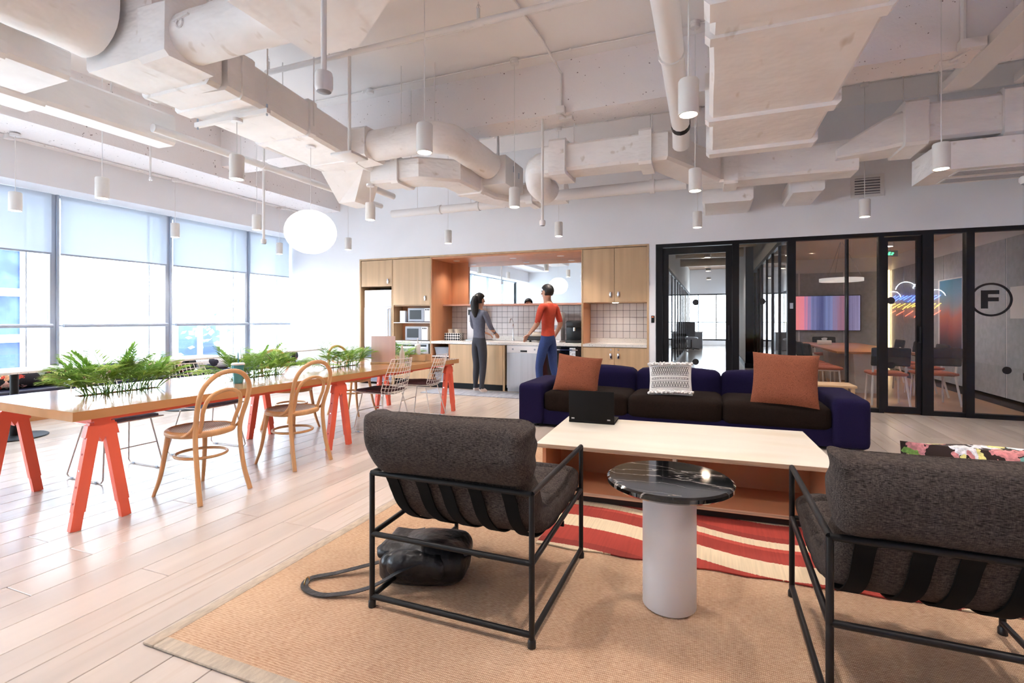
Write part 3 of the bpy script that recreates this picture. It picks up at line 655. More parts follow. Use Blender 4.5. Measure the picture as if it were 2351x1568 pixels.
# base units
t = thing('counter_top', 'speckled terrazzo worktop of the niche', 'worktop', (0, YB, 0)); B().box(NX0+.002, NX1-.002, -.012, .775, .805, .85).build('slab', TERRAZZO, t, None); B().box(-3.9, -3.0, .73, .774, .85, .93).build('upstand', TERRAZZO, t, None)
t = thing('open_shelf_unit', 'open oak base unit holding grey bins', 'shelf unit', (0, YB, 0))
B().box(NX0+.002, NX0+.02, .0, .55, .10, .80).box(-4.44, -4.42, .0, .55, .10, .80).box(NX0+.02, -4.44, .53, .55, .10, .80).build('carcass', OAKO, t, None)
for z_ in (.10, .36, .565): B().box(NX0+.02, -4.44, .0, .53, z_, z_+.015).build('shelf', STEELW, t, None)
B().box(NX0+.002, -4.42, .05, .5, 0, .10).build('plinth', BLACKF, t, None)
for k, z_ in enumerate((.582, .377, .117)):
    t = thing('storage_bin', 'grey plastic bin on the %s shelf of the open unit' % ('top middle bottom'.split()[k]), 'bin', (-4.61, YB+.2, z_), 0, 'grey bins in the open unit')
    B().hexa([(-.12,-.14,0),(.12,-.14,0),(.12,.14,0),(-.12,.14,0),(-.145,-.16,.14),(.145,-.16,.14),(.145,.16,.14),(-.145,.16,.14)]).build('tub', GREYP, t); B().rbox(-.15,.15,-.165,.165,.14,.155,.005).build('rim', GREYP, t)
t = thing('sink_cabinet', 'wide pale oak base cabinet below the sink', 'cabinet', (0, YB, 0))
B().box(-4.418, -3.33, .02, .60, .10, .80).build('body', OAKC, t, None); B().box(-4.41, -3.375, -.004, .018, .105, .795).build('door', OAKC, t, None); B().box(-3.37, -3.335, -.004, .018, 0, .795).build('filler', OAKC, t, None); B().box(-4.418, -3.37, .05, .5, 0, .10).build('plinth', BLACKF, t, None)
t = thing('dishwasher', 'stainless steel dishwasher under the niche counter', 'dishwasher', (-2.98, YB, 0))
B().box(-.32, .32, .01, .58, .06, .80).build('body', STEEL, t, None); B().box(-.31, .31, -.012, .01, .09, .66).build('door', STEEL, t, None)
p = B().box(-.31, .31, -.012, .01, .67, .79).build('control_panel', STEELW, t, None); B().rbox(-.06, .06, -.016, -.012, .69, .72, .003).build('handle_recess', PLASTB, p)
for k in (-.2, .2): B().cyl((k, -.016, .735), (k, -.012, .735), .016, n=12).build('knob', GREYP, p)
B().box(-.31, .31, .02, .3, 0, .06).build('kick_plate', STEEL, t, None)
t = thing('wine_cooler', 'black undercounter cooler with glass front beside the dishwasher', 'cooler', (-2.33, YB, 0))
B().box(-.33, .34, .01, .58, .02, .80).build('body', PLASTB, t, None); B().box(-.32, .33, -.012, .01, .05, .79).build('door', mat('smoked_glass', H('#0b0b10'), .08), t, None); B().bar((-.25, -.03, .745), (.3, -.03, .745), .016).build('handle', CHROME, t)
for k in range(2):
    t2 = thing('snack_pack', 'bright snack packet hanging in the cooler front, %s one' % ('upper' if k else 'lower'), 'packet', (-2.12, YB-.016, .47+.17*k), 0, 'snack packets on the cooler'); B().rbox(-.05, .05, -.01, .0, 0, .14, .004).build('packet', FLORALW, t2)
# right-hand cabinet
t = thing('wall_cupboard', 'double door oak cupboard above the small tiled counter', 'cupboard', (0, YB, 0))
B().box(-1.95, -.935, .02, .55, 1.52, 2.39).build('body', OAKC, t, None)
for a, c, hx in ((-1.95, -1.442, -1.50), (-1.437, -.935, -1.375)):
    d = B().box(a, c, -.004, .018, 1.525, 2.385).build('door', OAKC, t, None); handle(d, hx, 1.645, -.004)
t = thing('base_cupboard', 'double door oak base cupboard right of the niche', 'cupboard', (0, YB, 0))
B().box(-1.95, -.935, .02, .55, .02, .80).build('body', OAKC, t, None)
for a, c, hx in ((-1.95, -1.442, -1.495), (-1.437, -.935, -1.375)):
    d = B().box(a, c, -.004, .018, .08, .795).build('door', OAKC, t, None); handle(d, hx, .66, -.004); B().cyl((hx-.05*(1 if hx < -1.45 else -1)*0, -.012, .76), (hx, -.004, .76), .011, n=10).build('lock', CHROME, d)
t = thing('side_counter', 'short terrazzo counter under the oak cupboard', 'worktop', (0, YB, 0)); B().box(-1.953, -.935, -.012, .55, .805, .85).build('slab', TERRAZZO, t, None)
t = thing('oak_side_lining', 'oak side lining of the small tiled bay', 'panelling', (0, YB, 0)); B().box(-1.953, -1.94, .0, .55, .85, 1.52).build('side_panel', OAKO, t, None)
tiles('wall_backsplash_small', 'white tiled bay above the short counter', -1.938, -.936, .93, 1.518, YB+.50, .107)
tag(B().box(-1.938, -.936, YB+.49, YB+.52, .85, .93).build('trim_1', TERRAZZO, None, None), kind='structure')
t = thing('bay_lamp', 'small round light under the oak cupboard', 'light', (-1.44, YB+.1, 1.52)); B().lathe([(0, -.006), (.05, -.006), (.05, 0)], n=20).build('lens', GLOW, t)
l = bpy.data.lights.new('bay_lamp_light', 'SPOT'); l.energy = 9; l.color = LAMP; l.spot_size = radians(150); l.spot_blend = 1; l.shadow_soft_size = .05
o = bpy.data.objects.new('bay_lamp_light', l); COL.objects.link(o); o.parent = t; o.location = (0, 0, -.02)
for k, x_ in enumerate((-4.5, -3.35, -2.45)):
    t = thing('niche_downlight', 'recessed downlight in the oak niche soffit, %s' % ('left one', 'middle one', 'right one')[k], 'light', (x_, YB+.42, 2.36), 0, 'niche downlights')
    B().lathe([(.05, -.004), (.065, -.004), (.065, 0)], n=20).build('ring', STEELW, t); B().lathe([(0, -.003), (.05, -.003)], n=20).build('lens', GLOW, t, None)
    l = bpy.data.lights.new('niche_lamp', 'SPOT'); l.energy = 30; l.color = LAMP; l.spot_size = radians(120); l.spot_blend = .9; l.shadow_soft_size = .05
    o = bpy.data.objects.new('niche_lamp', l); COL.objects.link(o); o.parent = t; o.location = (0, 0, -.02)
# counter things
TRI = mat('black_white_triangles', H('#e8e6e3'), .5); tt = TRI.node_tree
ck = nd(tt, 'ShaderNodeTexChecker'); ck.inputs['Scale'].default_value = 30; ck.inputs[1].default_value = H('#101014'); ck.inputs[2].default_value = H('#ece9e4')
mp = nd(tt, 'ShaderNodeMapping'); mp.inputs['Rotation'].default_value = (0, .785, 0); tc = nd(tt, 'ShaderNodeTexCoord'); tt.links.new(tc.outputs['Object'], mp.inputs[0]); tt.links.new(mp.outputs[0], ck.inputs[0]); tt.links.new(ck.outputs[0], tt.nodes['Principled BSDF'].inputs['Base Color'])
t = thing('patterned_box', 'black and white triangle patterned box on the niche counter', 'box', (-4.52, YB+.36, .85)); B().rbox(-.16, .16, -.09, .09, 0, .14, .004).build('box_body', TRI, t)
for k in range(2):
    t = thing('paper_cup_stack', 'cream stack of paper cups in the patterned box, %s one' % ('left' if k == 0 else 'right'), 'cups', (-4.60+.14*k, YB+.36, .99), 0, 'cup stacks in the patterned box'); B().lathe([(.042, 0), (.048, .07), (.05, .075), (.046, .075), (.042, .01)], n=18).build('cup', mat('cup_cream', H('#e6d9c4'), .7), t)
t = thing('water_dispenser', 'slim silver hot water dispenser on the niche counter', 'dispenser', (-4.18, YB+.5, .85))
B().rbox(-.09, .09, -.10, .12, 0, .62, .015).build('housing', WHITEP, t); B().rbox(-.06, .06, -.115, -.10, .48, .58, .004).build('display', PLASTB, t); B().cyl((0, -.16, .36), (0, -.10, .38), .014).build('spout', CHROME, t); B().rbox(-.08, .08, -.19, -.10, 0, .02, .004).build('drip_tray', STEEL, t)
t = thing('faucet', 'tall chrome gooseneck tap behind the person at the sink', 'tap', (-3.42, YB+.62, .85)); B().tube(smoothpath([(0,0,0),(0,0,.30),(0,-.05,.40),(0,-.13,.40),(0,-.16,.33)]), .011, 8).build('neck', CHROME, t); B().cyl((0,0,0),(0,0,.04),.025).build('base', CHROME, t)
t = thing('filter_tap', 'short curved chrome filter tap by the sandwich press', 'tap', (-3.08, YB+.60, .85)); B().tube(smoothpath([(.05,0,0),(.04,0,.12),(-.02,0,.17),(-.08,0,.15)]), .008, 8).build('neck', CHROME, t)
t = thing('sandwich_press', 'open cream bread box on a black tray on the counter', 'tray', (-2.78, YB+.35, .85)); B().rbox(-.24, .24, -.13, .13, .03, .10, .01).build('tray', PLASTB, t); B().rbox(-.15, .12, -.1, .1, .10, .17, .015).build('bread_box', mat('cream_plastic', H('#d8cbb8'), .5), t); B().bar((-.05,-.1,.20),(.12,.08,.21),.16,.03).build('lid', WHITEP, t)
for s in (-.18, .18): B().cyl((s, -.08, 0), (s, -.08, .03), .02).build('foot', PLASTB, t)
t = thing('juice_dispenser', 'white twin tap drinks dispenser on the counter left of the person in red', 'dispenser', (-2.56, YB+.42, .85))
B().rbox(-.15, .15, -.12, .15, .03, .52, .012).build('housing', WHITEP, t); B().rbox(-.15, .15, -.20, .15, 0, .035, .006).build('base', STEELW, t)
for s in (-.06, .06): B().rbox(s-.025, s+.025, -.16, -.12, .22, .30, .006).build('tap', GREYP, t)
t = thing('coffee_machine', 'black coffee machine at the right end of the niche counter', 'coffee machine', (-2.16, YB+.40, .85))
B().rbox(-.17, .16, -.08, .22, 0, .38, .03).build('body', PLASTB, t); B().rbox(-.14, .13, -.22, -.08, 0, .05, .01).build('drip_tray', PLASTB, t); B().rbox(-.13, .12, -.20, -.07, .26, .37, .02).build('brew_head', PLASTB, t); B().cyl((0, -.15, .20), (0, -.15, .26), .02).build('spout', CHROME, t)
t = thing('kitchen_mat', 'long grey woven mat on the floor in front of the kitchenette', 'mat', (-3.55, 7.62, 0)); B().rbox(-1.05, 1.15, -.28, .28, 0, .012, .004).build('mat_body', mat('grey_mat', H('#9a9da6'), .95, var=(25, .2, (1, .2, 1))), t)
t = thing('wall_vent', 'white louvred vent grille high on the back wall', 'vent', (1.95, YB, 3.045))
b = B(); b.box(-.19, -.145, -.012, 0, -.15, .15).box(.145, .19, -.012, 0, -.15, .15).box(-.145, .145, -.012, 0, .11, .15).box(-.145, .145, -.012, 0, -.15, -.11); b.build('frame', STEELW, t, None)
B().box(-.145, .145, -.001, 0, -.11, .11).build('recess', mat('vent_dark', H('#77757c'), .9), t, None)
for k in range(6): B().hexa([(-.145,-.012,-.10+.036*k),(.145,-.012,-.10+.036*k),(.145,-.002,-.085+.036*k),(-.145,-.002,-.085+.036*k),(-.145,-.012,-.092+.036*k),(.145,-.012,-.092+.036*k),(.145,-.002,-.077+.036*k),(-.145,-.002,-.077+.036*k)]).build('slat', STEELW, t, None)
# ---------------------------------------------------------------- ceiling services
def wob(b, amp=.012, f=3.0, k=0):
    b.v[k:] = [tuple(Vector(v) + noise.noise_vector(Vector(v)*f)*amp) for v in b.v[k:]]; return b
def rect_path(path, b=None):
    """rectangular duct swept along (x,y,zc,w,h) stations in plan with mitred bends"""
    b = b or B(); P = [Vector(p[:3]) for p in path]; rings = []
    for i, p in enumerate(path):
        d0 = (P[i]-P[i-1]) if i else (P[1]-P[0]); d1 = (P[i+1]-P[i]) if i < len(P)-1 else d0
        d0 = Vector((d0.x, d0.y, 0)).normalized(); d1 = Vector((d1.x, d1.y, 0)).normalized(); m = (d0+d1).normalized()
        s = Vector((m.y, -m.x, 0)) / max(.5, m.dot(d0)); w, h = p[3]/2, p[4]/2; r = min(.03, w*.3, h*.3)
        rings.append([P[i] + s*u*w + Vector((0,0,v*h)) for u, v in ((-1,-1+r/h),(-1+r/w,-1),(1-r/w,-1),(1,-1+r/h),(1,1-r/h),(1-r/w,1),(-1+r/w,1),(-1,1-r/h))])
    vs = [q for r_ in rings for q in r_]; n = 8
    fs = [(i*n+k, i*n+(k+1)%n, (i+1)*n+(k+1)%n, (i+1)*n+k) for i in range(len(rings)-1) for k in range(n)] + [tuple(range(n))[::-1], tuple((len(rings)-1)*n+k for k in range(n))]
    return b.add(vs, [f[::-1] for f in fs])
def subdiv(path, step=.35):
    out = []
    for a, c in zip(path, path[1:]):
        n = max(1, int(hypot(c[0]-a[0], c[1]-a[1])/step))
        out += [tuple(a[j]+(c[j]-a[j])*k/n for j in range(5)) for k in range(n)]
    return out + [path[-1]]
def duct(lab, path, flanges=(), hangers=(), name='air_duct', zc=ZC):
    t = thing(name, lab, 'duct')
    wob(rect_path(subdiv(path)), .008).build('duct_run', DUCT, t, 35)
    for f in flanges:   # (x,y,z,w,h,dx,dy)
        x, y, z, w, h, dx, dy = f
        b = rect_path([(x-dx, y-dy, z, w, h), (x+dx, y+dy, z, w, h)]); wob(b, .006).build('flange_band', DUCT, t, 35)
    for (x, y, z) in hangers: B().cyl((x, y, z), (x, y, zc-.001), .006, n=6).build('hanger_rod', PIPEW, t)
    return t
duct('long tapering white wrapped duct above the communal table', [(-4.0,2.86,3.275,.78,.35), (-4.25,5.36,3.275,.58,.35)],
     [(-4.03,3.1,3.275,.83,.39,.0,.06), (-4.10,3.95,3.275,.75,.38,.0,.04), (-4.18,4.75,3.275,.69,.38,0,.05)], [(-3.63,3.3,3.2), (-3.72,3.95,3.2), (-4.5,4.3,3.4)])
duct('tall white plenum at the near end of the tapering duct', [(-4.0,2.32,3.5,.74,.80), (-4.0,2.86,3.5,.74,.80)], [(-4.0,2.78,3.5,.79,.85,0,.05)])
duct('wide white plenum box at the upper left corner', [(-4.93,.7,3.22,.66,.24), (-4.93,2.34,3.22,.66,.24)], [(-4.93,1.9,3.22,.71,.29,0,.05)])
t = thing('round_duct', 'fat wrinkled white wrapped round duct in the upper left corner', 'duct')
wob(B().tube([(-4.22,.6+.14*i,3.50) for i in range(13)], .325, 32), .022, 4).build('duct_run', DUCT, t, 60)
duct('narrow white box duct nearest the windows', [(-5.45,.5,3.26,.30,.32), (-5.45,3.63,3.26,.30,.32)], [(-5.45,2.35,3.26,.36,.38,0,.16)], [(-5.45,3.1,3.4)])
t = thing('round_duct', 'thick round wrapped branch duct at the top left', 'duct')
wob(B().tube([(-3.62+.13*i,2.42,3.20) for i in range(11)], .165, 24), .010, 6).build('duct_run', DUCT, t)
wob(rect_path([(-3.62,2.42,3.20,.40,.40),(-3.36,2.42,3.20,.38,.38)]), .012).build('square_collar', DUCT, t, 35)
B().tube(arc((-3.25,2.25,3.2),.03,0,2*pi,10,'xz'), .006, 5).bar((-3.30,2.25,3.22),(-3.16,2.25,3.24),.02,.012).build('damper_lever', PIPEW, t)
t = thing('diffuser_box', 'white diffuser box with a chamfered corner at the top centre', 'duct')
wob(B().prism([(-2.47,1.98),(-1.45,1.98),(-1.45,2.12),(-1.63,2.3),(-2.1,2.62),(-2.47,2.62)], 3.0, 3.42), .006).build('box_body', DUCT, t, None)
t = thing('round_duct', 'round wrapped elbow duct bending behind a bright pendant in the middle', 'duct')
wob(B().tube([(-3.80+.1*i,4.86,3.285) for i in range(8)] + [(-2.74-.25+.25*cos(a),5.11+.25*sin(a),3.285) for a in [-pi/2+pi/2*k/8 for k in range(9)]] + [(-2.74,5.2+.12*i,3.285) for i in range(8)], .172, 24), .012, 6).build('duct_run', DUCT, t)
wob(rect_path([(-4.0,4.86,3.285,.40,.36),(-3.66,4.86,3.285,.38,.36)]), .01).build('square_collar', DUCT, t, 35)
for x_, y_ in ((-3.3,4.86),(-2.9,4.93)): B().cyl((x_,y_,3.4),(x_,y_,ZC-.001),.005,n=6).build('hanger_rod', PIPEW, t)
t = thing('fan_box', 'small white boxed fan unit with slot vents at the elbow duct end', 'fan unit', (-2.72, 6.42, 3.22))
B().rbox(-.22,.22,-.36,.30,-.19,.19,.01).build('casing', STEELW, t)
for k, z_ in ((0,.06),(1,.02)): B().box(.2195,.224,-.1+.2*k,-.07+.2*k,z_-.03,z_+.05).build('vent_slot', GREYM, t, None)
B().cyl((0,-.1,.19),(0,-.1,ZC-3.221),.02,n=8).build('conduit', PIPEW, t)
duct('zigzag rectangular white duct below the round elbow', [(-3.98,5.36,3.09,.36,.28),(-3.35,5.38,3.09,.36,.28),(-3.06,5.62,3.09,.36,.28),(-3.0,6.55,3.09,.36,.28),(-2.75,6.96,3.09,.36,.28),(-1.95,7.02,3.09,.36,.28)],
     [(-3.62,5.37,3.09,.42,.33,.05,0),(-3.03,6.1,3.09,.40,.32,0,.05),(-2.45,7.0,3.09,.42,.34,.05,0)], [(-3.5,5.37,3.2),(-3.0,6.3,3.2)])
duct('straight white box duct under the concrete beam, centre', [(-1.86,5.88,3.16,.38,.32),(-.55,5.88,3.16,.38,.32),(-.14,6.62,3.13,.38,.34),(-.02,6.88,3.12,.38,.34)],
     [(-1.68,5.88,3.16,.50,.42,.10,0),(-.68,5.88,3.16,.46,.40,.07,0)], [(-1.5,5.75,3.3),(-.66,6.0,3.3)], zc=ZC)
t = thing('duct_elbow', 'downturned white wrapped elbow at the left end of the centre duct', 'duct')
wob(B().tube(smoothpath([(-1.80,5.88,3.16),(-1.98,5.9,3.12),(-2.04,6.05,2.98),(-2.0,6.3,2.92)],4), .165, 18), .01, 6).build('elbow_sleeve', DUCT, t)
duct('long white box duct ending above the wall vent', [(-.10,6.90,3.125,.40,.35),(1.55,6.90,3.125,.40,.35)], [(.22,6.90,3.125,.46,.42,.08,0)], [(.9,6.9,3.25)])
duct('low white duct stub against the back wall below the long duct', [(.20,7.2,2.93,.62,.26),(.20,8.03,2.93,.62,.26)])
duct('second low white duct stub beside the wall vent', [(1.12,7.2,2.96,.38,.22),(1.12,8.03,2.96,.38,.22)])
duct('large flat white wrapped duct overhead right of centre', [(.46,1.6,3.16,.92,.40),(.44,5.56,3.14,.92,.38)],
     [(.455,2.95,3.15,.99,.46,0,.09),(.45,3.3,3.15,.97,.43,0,.05),(.445,4.62,3.145,.99,.45,0,.06),(.44,5.5,3.14,.98,.45,0,.07)], [(-.02,4.0,3.2)])
duct('banded white duct below the beam at the upper right', [(1.32,6.72,3.12,.30,.12),(1.75,6.70,3.25,.46,.34),(2.05,6.65,3.30,.50,.40),(4.4,6.65,3.30,.50,.40)],
     [(1.98,6.65,3.30,.58,.48,.10,0),(2.78,6.65,3.30,.58,.48,.10,0)], [(1.9,6.5,3.4),(2.2,6.5,3.4),(2.9,6.5,3.4)])
t = thing('fan_coil_unit', 'white ceiling cassette with two slotted grilles at the right', 'air conditioner')
wob(B().hexa([(2.12,6.98,2.76),(2.12,6.32,2.76),(4.4,6.32,2.76),(4.4,6.98,2.76),(2.12,6.98,3.04),(2.16,6.32,3.04),(4.4,6.32,3.04),(4.4,6.98,3.04)][::1]), .004).build('casing', DUCT, t, None)
for y0 in (6.40, 6.70):
    g = B().box(2.32,4.3,y0,y0+.20,2.750,2.758).build('grille', STEELW, t, None)
    for k in range(6): B().box(2.34,4.28,y0+.015+.03*k,y0+.027+.03*k,2.7485,2.7502).build('slot', GREYP, g, None)
for k, x_ in enumerate((2.15, 2.72)):
    t = thing('cable_tray', '%s white cable tray running back at the upper right' % ('narrow', 'wide')[k], 'cable tray')
    B().box(x_, x_+.24+.1*k, 3.6, 6.3, 3.54, 3.555).box(x_, x_+.012, 3.6, 6.3, 3.555, 3.62).box(x_+.228+.1*k, x_+.24+.1*k, 3.6, 6.3, 3.555, 3.62).build('tray_channel', PIPEW, t, None)
    for y_ in (4.2, 5.2): B().cyl((x_+.1,y_,3.55),(x_+.1,y_,ZC-.001),.007,n=6).build('hanger_rod', PIPEW, t)
t = thing('duct_drop', 'angled white drop box under the far end of the tapering duct', 'duct')
wob(B().hexa([(-4.62,5.36,2.80),(-4.36,5.36,2.80),(-4.36,5.72,2.80),(-4.62,5.72,2.80),(-4.54,4.95,3.10),(-3.98,5.05,3.10),(-3.98,5.40,3.10),(-4.54,5.40,3.10)]), .006).build('hopper', DUCT, t, None)
def pipe(lab, pts, r, bands=(), hang=(), name='ceiling_pipe', m=None, top=ZC):
    t = thing(name, lab, 'pipe'); B().tube(pts, r, 14).build('pipe_run', m or PIPEW, t)
    for p, q in bands: B().cyl(p, q, r*1.18, n=16).build('coupling', PIPEW, t)
    for (x, y, z) in hang: B().cyl((x, y, z+r*.8), (x, y, top-.001), .005, n=6).build('hanger_rod', PIPEW, t)
    return t
t = pipe('big white round pipe running back beside the large flat duct', [(-.26,1.4,3.27),(-.27,3.4,3.25),(-.285,5.2,3.22),(-.29,5.45,3.19),(-.30,5.62,3.10)], .088, [((-.26,2.3,3.262),(-.26,2.34,3.262)),((-.275,3.9,3.245),(-.275,3.94,3.245))], [(-.27,3.9,3.25)])
B().cyl((-.286,5.28,3.213),(-.288,5.36,3.204),.093,n=18).build('rubber_band', BLACKF, t)
pipe('slim white pipe along the window side under the ducts', [(-5.15,3.3,3.15),(-5.15,7.0,3.15)], .042, [((-5.15,4.6,3.15),(-5.15,4.66,3.15)),((-5.15,6.2,3.15),(-5.15,6.26,3.15))], [(-5.15,4.3,3.15),(-5.15,6.2,3.15)])
pipe('white pipe with a bend beside the window side pipe', smoothpath([(-4.9,4.1,3.55),(-4.9,4.2,3.4),(-4.88,4.35,3.32),(-4.86,4.6,3.30),(-4.85,5.6,3.28),(-4.84,6.9,3.26)],5), .05, hang=[(-4.85,5.2,3.3)])
pipe('white cross pipe behind the zigzag duct', [(-5.1,7.25,3.06),(-3.0,7.25,3.06)], .065, [((-4.2,7.25,3.06),(-4.14,7.25,3.06)),((-3.5,7.25,3.06),(-3.44,7.25,3.06))], [(-4.6,7.25,3.06),(-3.6,7.25,3.06)])
pipe('white insulated pipe low along the back wall, centre', [(-2.0,6.75,2.98),(-.3,6.8,3.0)], .078, [((-.75,6.79,2.995),(-.69,6.79,2.995))], [(-.72,6.79,3.0)])
t = pipe('white sprinkler main crossing the ceiling from the left', [(-4.45,4.03,3.9),(1.6,4.06,3.9)], .028, [((-1.98,4.05,3.9),(-1.88,4.05,3.9))], [(-3.6,4.03,3.9)], 'sprinkler_pipe')
for x_ in (-4.43, -1.93):
    h = B().tube([(x_,4.04,3.9),(x_,4.04,4.02)], .016, 10).build('sprinkler_head', PIPEW, t); B().tube([(x_-.02,4.04,4.03),(x_,4.04,4.07),(x_+.02,4.04,4.03)], .004, 5).cyl((x_,4.04,4.02),(x_,4.04,4.08),.006,n=6).build('deflector', CHROME, h)
def conduit(lab, pts, boxes=(), r=.009):
    t = thing('electrical_conduit', lab, 'conduit'); B().tube(pts, r, 7).build('conduit_run', PIPEW, t)
    for c in boxes: B().cyl((c[0],c[1],c[2]-.03),(c[0],c[1],c[2]+.02),.045,n=12).build('junction_box', PIPEW, t)
    for a, c in zip(pts, pts[1:]):
        L_ = (Vector(c)-Vector(a)).length
        for k in range(1, int(L_/.9)): 
            p = Vector(a).lerp(Vector(c), k*.9/L_); B().rbox(p.x-.014,p.x+.014,p.y-.014,p.y+.014,p.z-.012,p.z+.012,.004).build('clip', PIPEW, t)
conduit('thin conduit on the ceiling just in front of the concrete beam', [(-6.8,5.2,4.128),(3.8,5.2,4.128)], [(-5.9,5.2,4.12),(-3.99,5.2,4.12),(-2.04,5.2,4.12),(-.147,5.2,4.12),(1.78,5.2,4.12)])
conduit('thin ceiling conduit nearest the camera', [(-3.2,3.25,4.128),(3.2,3.25,4.128)], [(-2.0,3.25,4.12),(-.13,3.25,4.12)])
conduit('thin ceiling conduit between the sprinkler main and the beam', [(-3.2,4.45,4.128),(2.5,4.45,4.128)])
conduit('conduit on the ceiling behind the concrete beam', [(-6.8,7.28,4.128),(4.2,7.28,4.128)], [(-4.03,7.28,4.12),(-2.14,7.28,4.12),(-.176,7.28,4.12),(1.74,7.28,4.12)])
conduit('conduit along the window side beam underside', [(-7.60,1.0,3.388),(-7.60,7.9,3.388)], [(-7.60,3.25,3.378),(-7.60,5.2,3.378),(-7.60,7.28,3.378)])
conduit('white conduit dropping over the face of the concrete beam', [(-1.75,2.4,4.128),(-1.62,4.9,4.128),(-1.56,5.40,4.0),(-1.56,5.405,3.6)], (), .013)
conduit('white conduit rising up the beam at the upper right', [(2.0,5.40,4.14),(2.0,5.405,3.6)], (), .02)
t = thing('beam_junction_box', 'white junction box on the lower edge of the beam, centre', 'junction box', (-1.56,5.40,3.57)); B().rbox(-.05,.05,-.05,.02,-.03,.05,.005).build('housing', PIPEW, t); B().rbox(-.06,.10,.10,.17,-.05,-.01,.005).build('lower_box', PIPEW, t); B().tube([(0,-.02,-.03),(.02,.12,-.03)],.012,6).build('link_conduit', PIPEW, t)
t = thing('beam_junction_box', 'white junction box on the beam edge at the upper right', 'junction box', (2.05,5.40,3.57)); B().rbox(-.09,.09,-.06,.02,-.03,.05,.005).build('housing', PIPEW, t); B().rbox(-.16,-.02,.18,.28,-.05,-.01,.005).build('lower_box', PIPEW, t); B().tube([(0,-.02,-.03),(-.08,.2,-.03)],.012,6).build('link_conduit', PIPEW, t)
def sensor(lab, x_, y_, z_, top, r_, hr, hh):
    t = thing('drop_sensor', lab, 'sensor', (x_, y_, z_)); B().cyl((0,0,hh),(0,0,top-z_-.001),r_,n=10).build('drop_rod', PIPEW, t)
    B().lathe([(hr*.8,0),(hr,.02),(hr,hh*.8),(hr*.9,hh),(0,hh)],n=20).build('sensor_head', STEELW, t); B().lathe([(0,-.004),(hr*.6,-.004),(hr*.8,.0)],n=20).build('lens_ring', GREYP, t)
sensor('white ceiling sensor on a long drop rod near the top of the picture', -1.71, 1.88, 2.33, ZC, .013, .042, .09)
sensor('thin white sensor rod over the window side of the communal table', -5.4, 4.85, 2.23, ZC, .016, .035, .06)
sensor('thin white sensor rod below the beam in the middle', -1.81, 5.50, 2.33, 3.56, .016, .035, .06)
sensor('white sensor rod at the extreme right by the cassette', 2.42, 5.36, 2.36, ZC, .018, .07, .06)
t = thing('wifi_panel', 'square white wireless panel on a rod under the tapering duct', 'access point', (-3.36, 4.05, 2.86)); B().rbox(-.13,.13,-.13,.13,0,.03,.01).build('panel', STEELW, t); B().cyl((0,0,.03),(0,0,ZC-2.861),.016,n=8).build('drop_rod', PIPEW, t)
t = thing('strut_bracket', 'short white strut bracket under the tapering duct', 'bracket', (-4.0, 3.25, 3.055)); B().box(-.46,.44,-.02,.02,-.02,.02).build('strut', PIPEW, t, None)
for s in (-.44,.42): B().cyl((s,0,-.04),(s,0,.06),.008,n=6).build('threaded_rod', GREYM, t)
t = thing('sprinkler_drop', 'small sprinkler head under the window side beam', 'sprinkler', (-6.6,4.2,3.0)); B().cyl((0,0,.05),(0,0,ZC-3.001),.012,n=8).build('drop_pipe', PIPEW, t); B().lathe([(.0,0),(.02,.01),(.012,.05)],n=10).build('head', CHROME, t)
# ---------------------------------------------------------------- pendants
def make_pendant(loc, top, lab):
    t = thing('pendant_light', lab, 'pendant lamp', loc, 0, 'white cylinder pendants')
    B().lathe([(.052,.012),(.052,.0),(.061,.0),(.061,.205),(.055,.215),(0,.215)], n=28).build('shade', LAMPW, t)
    B().lathe([(0,.008),(.053,.008)], n=24).build('lens', GLOW, t, None)
    z = top - loc[2]
    B().cyl((0,0,.215),(0,0,z-.02),.004,n=6).build('cord', STEELW, t); B().lathe([(.05,z-.03),(.05,z-.001)],n=16).build('canopy', STEELW, t)
    l = bpy.data.lights.new('pendant_bulb', 'SPOT'); l.energy = PENDW; l.color = LAMP; l.spot_size = radians(118); l.spot_blend = .55; l.shadow_soft_size = .05
    o = bpy.data.objects.new('pendant_bulb', l); COL.objects.link(o); o.parent = t; o.location = (0,0,-.002)
PENDW = 74.0
ZP = 2.5
